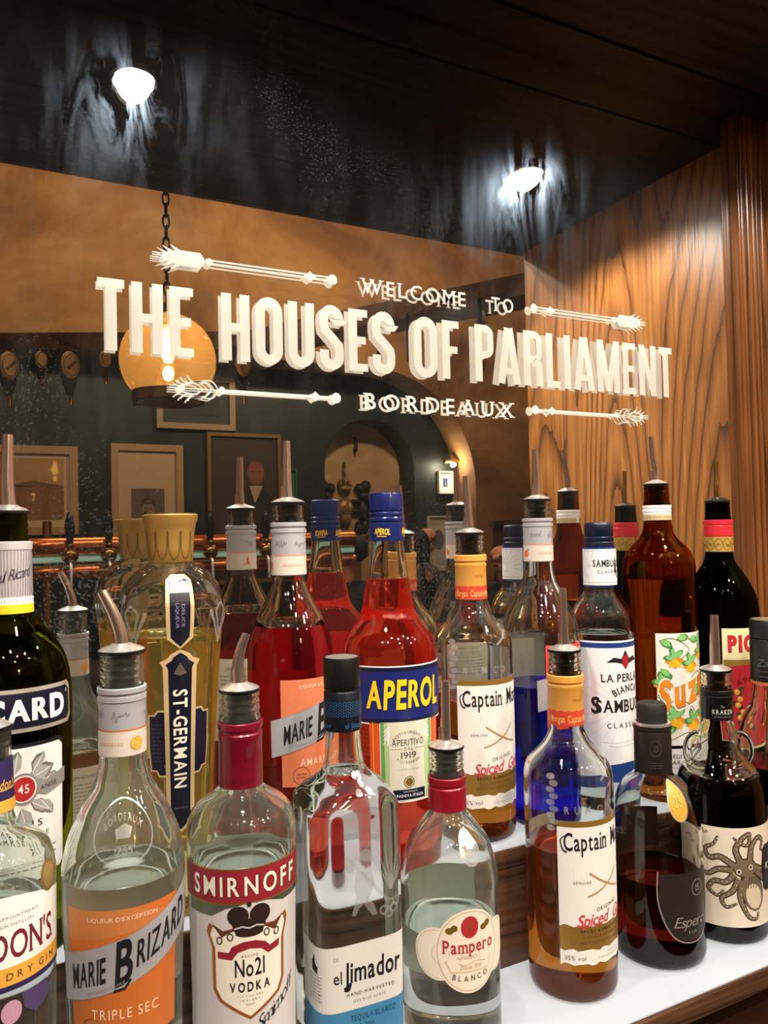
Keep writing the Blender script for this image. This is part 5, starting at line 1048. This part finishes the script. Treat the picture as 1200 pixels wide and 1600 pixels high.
lathe('filament_bulb', [(0, -.020), (.012, -.026), (.020, -.045), (.014, -.066), (0, -.074)], bl_, t, 20)
bm = bmesh.new()
for k in range(56):
    z = .215 + k * .04; vs = [(.011 * math.cos(a) * (1 if k % 2 else 0), .011 * math.cos(a) * (0 if k % 2 else 1), z + .026 * math.sin(a)) for a in [2 * PI * j / 12 for j in range(13)]]
    tube_bm(bm, vs, .0042, 6, False)
bm_obj('chain', bm, mat('2a2622', .4, .8), t)
ld = bpy.data.lights.new('bulb_glow', 'POINT'); ld.energy = 12; ld.color = (1, .66, .3); ld.shadow_soft_size = .03; lo = bpy.data.objects.new('bulb_glow', ld); COL.objects.link(lo); lo.parent = t; lo.location = (0, .045, .04)

# canopy rail over the bar hung with pump plaques
def canopy():
    bm = bmesh.new(); pts = [(.02 - 1.0, -3.54), (.05, -3.09), (1.04, -2.65), (1.73, -1.5), (2.2, -.72)]
    A_ = [(x, y) for x, y in pts]; rows = []
    for i, (x, y) in enumerate(A_):
        rows.append([bm.verts.new((x + dx_, y - dx_ * .5, z)) for dx_, z in ((0, 2.35), (0, 2.43), (.16, 2.43), (.16, 2.35))])
    for a, b_ in zip(rows[:-1], rows[1:]):
        for k in range(4): bm.faces.new((a[k], a[(k + 1) % 4], b_[(k + 1) % 4], b_[k]))
    bm.faces.new(rows[0]); bm.faces.new(rows[-1]); bmesh.ops.recalc_face_normals(bm, faces=bm.faces)
    return bm_obj('ceiling_beam', bm, wood('beam_wood', hexc('6e4c30'), hexc('5c3d26'), hexc('3a2416'), 'x', 6, 3, .1, .5), None, False)
struct(canopy())
plq = mat('a88a68', .5); shd = mat('14110f', .5)
specs = [(.090, -3.062, 26, 1.0, 'large pale oval pump plaque hanging at the left end of the beam'), (.218, -3.005, 26, .62, 'small pump plaque between the two large ovals at the left'), (.334, -2.954, 26, 1.0, 'large pale oval pump plaque, second large one from the left'),
         (.476, -2.891, 26, .62, 'small pump plaque left of the globe pendant'), (1.038, -2.641, 40, 1.0, 'oval pump plaque just right of the globe pendant'), (1.415, -2.005, 59, .9, 'oval pump plaque behind the middle of the lettering'),
         (1.486, -1.887, 59, .85, 'small pump plaque behind the lettering, right of middle'), (1.640, -1.62, 59, 1.0, 'round pump plaque lettered in dark capitals beneath the beam')]
for i, (x, y, rz, k, lab) in enumerate(specs):
    q = empty('pump_plaque', lab, 'pump plaque', (x, y, 2.349), (180 - (26 if i < 5 else 59)) * D2R, 'plaques hung along the beam')
    A_ = [(-.05 * k, 0), (.05 * k, 0), (.055 * k, -.06 * k), (.03 * k, -.15 * k), (.012 * k, -.21 * k), (-.012 * k, -.21 * k), (-.03 * k, -.15 * k), (-.055 * k, -.06 * k)]
    bm = bmesh.new(); f1 = [bm.verts.new((u, .004, v)) for u, v in A_]; f2 = [bm.verts.new((u, .018, v)) for u, v in A_]; n = len(A_); bm.faces.new(f1); bm.faces.new(f2[::-1])
    for j in range(n): bm.faces.new((f1[j], f1[(j + 1) % n], f2[(j + 1) % n], f2[j]))
    bmesh.ops.recalc_face_normals(bm, faces=bm.faces); bm_obj('backing_shield', bm, shd, q, False)
    bm = bmesh.new(); rx, rz_ = (.046 * k, .062 * k) if i != 7 else (.06, .042)
    for (ya, yb, s_, zc) in ((.004, -.004, 1.0, 0), (-.004, -.008, .82, 0)):
        a_ = [bm.verts.new((rx * s_ * math.cos(2 * PI * j / 28), ya, -.068 * k + rz_ * s_ * math.sin(2 * PI * j / 28))) for j in range(28)]; b_ = [bm.verts.new((v.co.x * .94, yb, -.068 * k + (v.co.z + .068 * k) * .94)) for v in a_]
        for j in range(28): bm.faces.new((a_[j], a_[(j + 1) % 28], b_[(j + 1) % 28], b_[j]))
        bm.faces.new(b_)
    bmesh.ops.recalc_face_normals(bm, faces=bm.faces); o = bm_obj('oval_face', bm, plq, q, False)
    dkp = mat('4a3628', .5); A2 = Art()
    if i == 7: A2.text('GENESIS', 0, -.068, .014, dkp, w=.074, bold=.04, L=1)
    elif k == 1.0: A2.line([(-.022, -.050), (.020, -.090)], .014, dkp, 1); A2.ring(0, -.068, .036, .05, .003, dkp, 1)
    else: A2.ring(0, -.068 * k, .026, .034, .004, dkp, 1)
    A2.build('painted_mark', o, lambda u, v, off: Vector((u, -.0083 - off, v)), step=None)
    lathe('pump_tip', [(0, -.26 * k), (.006, -.255 * k), (.009, -.225 * k), (.007, -.208 * k), (0, -.206 * k)], BRASS, q, 12)

# pictures on the green wall
def picture(name, lab, x0, x1, z0, z1, fm, fw, mount, inner, y=-4.598, dep=.03, glz=False):
    q = empty(name, lab, 'picture', ((x0 + x1) / 2, y, (z0 + z1) / 2)); w, h = (x1 - x0) / 2, (z1 - z0) / 2
    bm = bmesh.new()
    for c in ((-w, 0, -h, w, dep, -h + fw), (-w, 0, h - fw, w, dep, h), (-w, 0, -h + fw, -w + fw, dep, h - fw), (w - fw, 0, -h + fw, w, dep, h - fw)): bx(bm, *c)
    bm_obj('picture_frame', bm, fm, q, False); box('mount', (-w + fw, .001, -h + fw, w - fw, dep * .4, h - fw), mount, q)
    a = inner(w, h)
    # the wall faces the bar, so the drawing is mirrored onto its near face
    if a: a.build('printed_image', q, lambda u, v, off: Vector((-u, dep * .4 + off * 6, v)), step=None)
    if glz:
        bm = bmesh.new(); bm.faces.new([bm.verts.new((sx * (w - fw), dep * .8, sz * (h - fw))) for sx, sz in ((-1, -1), (1, -1), (1, 1), (-1, 1))]); bm_obj('picture_glass', bm, thin_glass('picture_glass'), q, False)
    return q
tanf = mat('b08e62', .5); mnt = mat('cdb08a', .6); dark_ = mat('2c2420', .6)
def landscape(w, h):
    a = Art(); a.rect(-w * .78, -h * .66, w * .78, h * .72, mat('b08a58', .5), 1); a.rect(-w * .78, -h * .66, w * .78, h * .1, mat('8a5a30', .5), 2); a.poly([(-w * .78, h * .1), (-w * .3, h * .22), (w * .1, h * .08), (w * .5, h * .2), (w * .78, h * .1)], mat('7a5230', .5), 3); return a
picture('framed_picture', 'wide framed brown landscape picture at the left, partly behind the striped bottle neck', -.25, .518, 1.53, 2.095, tanf, .05, mnt, landscape, glz=True)
def bust(w, h, wide=.52):
    a = Art(); g1 = mat('5a4a40', .6); g2 = mat('8a7765', .6); g3 = mat('3a302a', .6); a.rect(-w * .46, -h * .62, w * .46, h * .28, mat('62534a', .6), 1)
    a.poly([(-w * .40, -h * .6), (w * .40, -h * .6), (w * .36, -h * .36), (w * .12, -h * .25), (-w * .12, -h * .25), (-w * .36, -h * .36)], g3, 2); a.poly([(-w * .08, -h * .24), (w * .1, -h * .24), (w * .02, -h * .48)], mat('a8957f', .6), 3)
    a.ell(0, -h * .06, w * .17, h * .15, g2, 4); a.ell(0, h * .03, w * .20, h * .10, g3, 3.6); a.poly([(-w * .18, h * .02), (w * .18, h * .03), (w * .10, h * .055), (-w * .1, h * .06)], g3, 4.4)
    for s_ in (-1, 1): a.ell(s_ * w * .07, -h * .045, w * .028, h * .012, g3, 5)
    a.line([(0, -h * .05), (w * .02, -h * .1)], w * .02, g1, 5); a.line([(-w * .05, -h * .135), (w * .05, -h * .135)], w * .02, g1, 5); return a
picture('framed_picture', 'framed engraving of a dark coated bust in a broad pale mount', .722, 1.192, 1.30, 2.125, tanf, .045, mat('bfa284', .6), bust)
picture('framed_picture', 'pale framed picture hanging high on the green wall behind the globe pendant', 1.02, 1.565, 2.24, 2.62, mat('a8906e', .5), .04, mat('39403a', .6), lambda w, h: Art().rect(-w * .6, -h * .5, w * .6, h * .5, mat('2c322e', .6), 1))
def sitter(w, h):
    a = Art(); sk = mat('7d4838', .6); a.rect(-w * .86, -h * .9, w * .86, h * .9, mat('3a241c', .6), 1); a.poly([(-w * .8, -h * .9), (w * .3, -h * .9), (w * .2, h * .1), (-w * .12, h * .32), (-w * .5, h * .3), (-w * .75, h * .05)], mat('1d1a1a', .6), 2)
    cx_ = -w * .30; a.poly([(cx_ - .05, h * .30), (cx_ + .05, h * .30), (cx_ + .01, h * .06)], mat('a8907a', .6), 3); a.ell(cx_, h * .47, .062, .085, sk, 4); a.ell(cx_, h * .57, .058, .04, mat('5a3a2c', .6), 3.8)
    for s_ in (-1, 1): a.ell(cx_ + s_ * .024, h * .49, .009, .005, mat('2a1a16', .6), 5)
    a.line([(cx_, h * .48), (cx_ + .006, h * .43)], .008, mat('7a4434', .6), 5); a.line([(cx_ - .018, h * .39), (cx_ + .018, h * .39)], .007, mat('7a3a34', .6), 5); return a
picture('framed_picture', 'large dark oil portrait of a seated man in a suit, thin gilt frame', 1.36, 1.90, 1.16, 2.225, mat('8a6a35', .4, .4), .025, mat('2e1d17', .6), sitter)
picture('framed_picture', 'small brightly lit white picture with a blue image beside the stone arch', 3.24, 3.375, 1.80, 1.985, mat('e8e6e0', .5), .014, mat('f2f0ea', .6), lambda w, h: Art().rect(-w * .3, -h * .36, w * .32, h * .36, mat('3d4a86', .5), 1).poly([(-w * .2, -h * .3), (w * .1, -h * .3), (0, h * .2)], mat('8a93b8', .5), 2))
picture('framed_picture', 'pale unframed print low on the green wall behind the seated woman', 3.13, 3.39, 1.18, 1.62, mat('b8b2a8', .5), .01, mat('aaa59c', .6), lambda w, h: Art().ell(.03, .03, .05, .08, mat('5a5550', .6), 1))
picture('notice_card', 'narrow green card on the wall, between the oil portrait and the arched niche', 1.90, 2.02, 1.50, 1.98, mat('1f5a48', .5), .012, mat('24664f', .5), lambda w, h: None)
q = empty('picture_light', 'brass picture light above the small white picture', 'lamp', (3.305, -4.598, 2.06))
tube('light_arm', spline([(0, 0, -.02), (0, .06, .02), (0, .11, .0)], 6), .006, BRASS, q, 8); tube('light_hood', [(-.06, .11, 0), (.06, .11, 0)], .014, BRASS, q, 12); tube('light_tube', [(-.05, .108, -.012), (.05, .108, -.012)], .006, emis('picture_tube', (1, .9, .7), 12), q, 8)
ld = bpy.data.lights.new('picture_beam', 'POINT'); ld.energy = 5; ld.color = (1, .86, .62); ld.shadow_soft_size = .02; lo = bpy.data.objects.new('picture_beam', ld); COL.objects.link(lo); lo.parent = q; lo.location = (0, .14, -.035)

# carved coat of arms in the niche: shield, crown, two beast supporters, ribbon; built as solid relief
q = empty('coat_of_arms', 'dark carved coat of arms with crown and two beasts standing in the arched niche', 'carving', (2.52, -4.855, 1.45))
CAR = mat('2a241c', .45, .3); CARG = mat('8a6a38', .4, .5)
def blob(name, parts, m):
    bm = bmesh.new()
    for x, z, rx, rz_, ry in parts:
        r = bmesh.ops.create_uvsphere(bm, u_segments=14, v_segments=9, radius=1)
        for v in r['verts']: v.co = Vector((x + v.co.x * rx, .02 + abs(v.co.y) * ry if v.co.y > 0 else .02 + v.co.y * .018, z + v.co.z * rz_))
    return bm_obj(name, bm, m, q)
blob('shield', [(0, .24, .075, .09, .05), (0, .17, .055, .07, .045)], CARG)
blob('crown', [(0, .40, .055, .035, .05), (-.04, .44, .018, .03, .03), (.04, .44, .018, .03, .03), (0, .46, .02, .045, .04), (0, .53, .014, .045, .03), (0, .59, .012, .03, .03)], CARG)
for sgn, nm in ((-1, 'beast_supporter'), (1, 'beast_supporter')):
    blob(nm, [(sgn * .15, .22, .045, .10, .06), (sgn * .16, .34, .045, .05, .06), (sgn * .125, .40, .04, .045, .055), (sgn * .185, .42, .045, .05, .05), (sgn * .09, .30, .045, .018, .04), (sgn * .09, .22, .05, .018, .04), (sgn * .17, .10, .035, .07, .05), (sgn * .11, .08, .03, .06, .05), (sgn * .215, .20, .018, .08, .03), (sgn * .22, .30, .025, .03, .03)], CAR)
blob('motto_ribbon', [(-.14, .02, .08, .022, .03), (0, -.01, .1, .022, .03), (.14, .02, .08, .022, .03)], CARG)
q = empty('hook', 'small black iron hook at the top of the stone niche', 'hook', (2.62, -4.86, 2.18)); tube('hook_shank', spline([(0, .003, .08), (0, .05, .07), (0, .06, 0), (0, .035, -.03), (0, .012, .0)], 6), .008, mat('18140f', .5), q, 8)
# settle behind the drinkers
q = empty('settle', 'dark high-backed wooden settle along the stone wall', 'bench', (3.95, -4.10, 0))
STL = wood('settle_wood', hexc('5a3a24'), hexc('48301e'), hexc('26170e'), 'z', 8, 3, .1, .4)
box('settle_back', (-.50, -.05, .001, 1.3, 0, 1.52), STL, q, .01); box('settle_seat', (-.50, 0, .42, 1.3, .45, .47), STL, q, .01); box('settle_front', (-.50, .38, .001, 1.3, .42, .42), STL, q); box('top_rail', (-.53, -.07, 1.52, 1.33, .03, 1.57), STL, q, .01)

# people at the far side of the room
SKIN = mat('c98d6d', .5)
def skin_mesh(name, nodes_, edges, radii, m, parent, sub=2):
    me = bpy.data.meshes.new(name); me.from_pydata(nodes_, edges, []); o = bpy.data.objects.new(name, me); COL.objects.link(o); o.parent = parent; me.materials.append(m)
    md = o.modifiers.new('skin', 'SKIN'); md.use_smooth_shade = True
    for i, r in enumerate(radii):
        v = me.skin_vertices[0].data[i]; v.radius = (r, r) if not isinstance(r, tuple) else r
        v.use_root = (i == 0)
    o.modifiers.new('sub', 'SUBSURF').levels = sub; o.modifiers['sub'].render_levels = sub
    return o
def person(lab, loc, rz, coat, hair, long_hair, seat, who):
    """seated on a stool, facing local +x; loc is on the floor"""
    q = empty('person', lab, 'person', loc, rz); z = seat
    N = [(0, 0, z + .09), (-.01, 0, z + .26), (.01, 0, z + .42), (.03, 0, z + .53), (.05, 0, z + .60), (.065, 0, z + .66), (.075, 0, z + .735), (.07, 0, z + .78)]
    E_ = [(k, k + 1) for k in range(7)]; Rr = [(.15, .12), (.13, .11), (.14, .11), .055, .048, (.062, .056), (.082, .072), (.05, .045)]
    N += [(.168, 0, z + .69), (.145, 0, z + .635)]; E_ += [(6, 8), (5, 9)]; Rr += [.010, .022]      # nose, chin
    for s in (-1, 1):
        b0 = len(N); N += [(.0, s * .15, z + .47), (.03, s * .21, z + .44), (.12, s * .23, z + .20), (.34, s * .13, z + .26), (.40, s * .11, z + .275)]; Rr += [.06, .052, .042, .030, .024]; E_ += [(2, b0), (b0, b0 + 1), (b0 + 1, b0 + 2), (b0 + 2, b0 + 3), (b0 + 3, b0 + 4)]
        w = b0 + 4                                                                                   # palm, four fingers and a thumb
        for fi, (dy, ln) in enumerate(((-.022, .062), (-.007, .070), (.008, .066), (.022, .052))):
            c0 = len(N); N += [(.455, s * .11 + dy, z + .275), (.455 + ln * .5, s * .11 + dy * 1.15, z + .270), (.455 + ln * .9, s * .11 + dy * 1.2, z + .252)]; Rr += [.010, .0085, .007]; E_ += [(w, c0), (c0, c0 + 1), (c0 + 1, c0 + 2)]
        c0 = len(N); N += [(.425, s * .075, z + .270), (.46, s * .062, z + .262)]; Rr += [.010, .008]; E_ += [(w, c0), (c0, c0 + 1)]
        b1 = len(N); N += [(.02, s * .09, z + .07), (.42, s * .12, z + .07), (.40, s * .12, z - .34), (.50, s * .12, z - .37)]; Rr += [.095, .062, .042, .035]; E_ += [(0, b1), (b1, b1 + 1), (b1 + 1, b1 + 2), (b1 + 2, b1 + 3)]
    skin_mesh('body', N, E_, Rr, SKIN, q)
    cN = [(0, 0, z + .04), (-.01, 0, z + .26), (.01, 0, z + .42), (.03, 0, z + .525)]; cE = [(0, 1), (1, 2), (2, 3)]; cR = [(.185, .15), (.155, .135), (.165, .135), (.075, .075)]
    for s in (-1, 1):
        b0 = len(cN); cN += [(.0, s * .15, z + .47), (.03, s * .215, z + .44), (.12, s * .235, z + .20), (.33, s * .135, z + .258)]; cR += [.08, .07, .058, .045]; cE += [(2, b0), (b0, b0 + 1), (b0 + 1, b0 + 2), (b0 + 2, b0 + 3)]
    skin_mesh('jacket', cN, cE, cR, coat, q)
    lN = [(0, 0, z + .09)]; lE = []; lR = [(.17, .14)]
    for s in (-1, 1):
        b0 = len(lN); lN += [(.03, s * .10, z + .07), (.42, s * .12, z + .07), (.40, s * .12, z - .28)]; lR += [.11, .075, .055]; lE += [(0, b0), (b0, b0 + 1), (b0 + 1, b0 + 2)]
    skin_mesh('trousers', lN, lE, lR, mat('1b1d24', .7), q)
    hN = [(.05, 0, z + .755), (-.01, 0, z + .72), (-.025, 0, z + .64)]; hE = [(0, 1), (1, 2)]; hR = [(.088, .082), (.085, .08), (.07, .06)]
    if long_hair:
        hN += [(-.04, 0, z + .50), (-.05, 0, z + .34)]; hE += [(2, 3), (3, 4)]; hR += [(.09, .05), (.07, .03)]
        for s in (-1, 1): k = len(hN); hN += [(.03, s * .075, z + .68), (.015, s * .095, z + .55), (.04, s * .10, z + .40)]; hE += [(1, k), (k, k + 1), (k + 1, k + 2)]; hR += [.035, .036, .022]
    skin_mesh('hair', hN, hE, hR, hair, q)
    for s in (-1, 1):
        bm = bmesh.new(); bmesh.ops.create_uvsphere(bm, u_segments=10, v_segments=8, radius=.0095)
        for v in bm.verts: v.co += Vector((.1405, s * .033, z + .712))
        bm_obj('eye', bm, mat('241a16', .2), q)
        bm = bmesh.new(); bmesh.ops.create_uvsphere(bm, u_segments=10, v_segments=8, radius=.02)
        for v in bm.verts: v.co = Vector((.055 + v.co.x * .8, s * .084 + v.co.y * .5, z + .695 + v.co.z * 1.4))
        bm_obj('ear', bm, SKIN, q)
    tube('mouth', [(.146, -.02, z + .655), (.154, 0, z + .657), (.146, .02, z + .655)], .0055, mat('8a3f3c', .5), q, 8)
    st = empty('bar_stool', 'dark bar stool carrying the ' + who, 'stool', loc, rz)
    lathe('stool_seat', [(0, z - .13), (.17, z - .13), (.18, z - .115), (.17, z - .10), (0, z - .10)], mat('2a1a14', .5), st, 28)
    for s in (-1, 1):
        for r in (-1, 1): tube('leg', [(s * .11, r * .11, z - .13), (s * .16, r * .16, .001)], .014, mat('1a1412', .5), st, 8)
BLK = mat('17130f', .55)
person('person with long dark hair in grey jacket seated in profile', (2.63, -3.9, 0), 0.0, mat('4a4644', .8), BLK, True, .745, 'long-haired person in grey')
person('person in dark navy jacket seated with back turned, behind the red aperitif', (1.74, -3.0, 0), -1.35, mat('1a2338', .8), mat('141a2a', .7), False, .70, 'person in the navy jacket')
person('person in black seated by the settle, partly behind the white-capped bottles', (2.98, -3.32, 0), 2.75, mat('17171a', .8), BLK, False, .62, 'person in black')
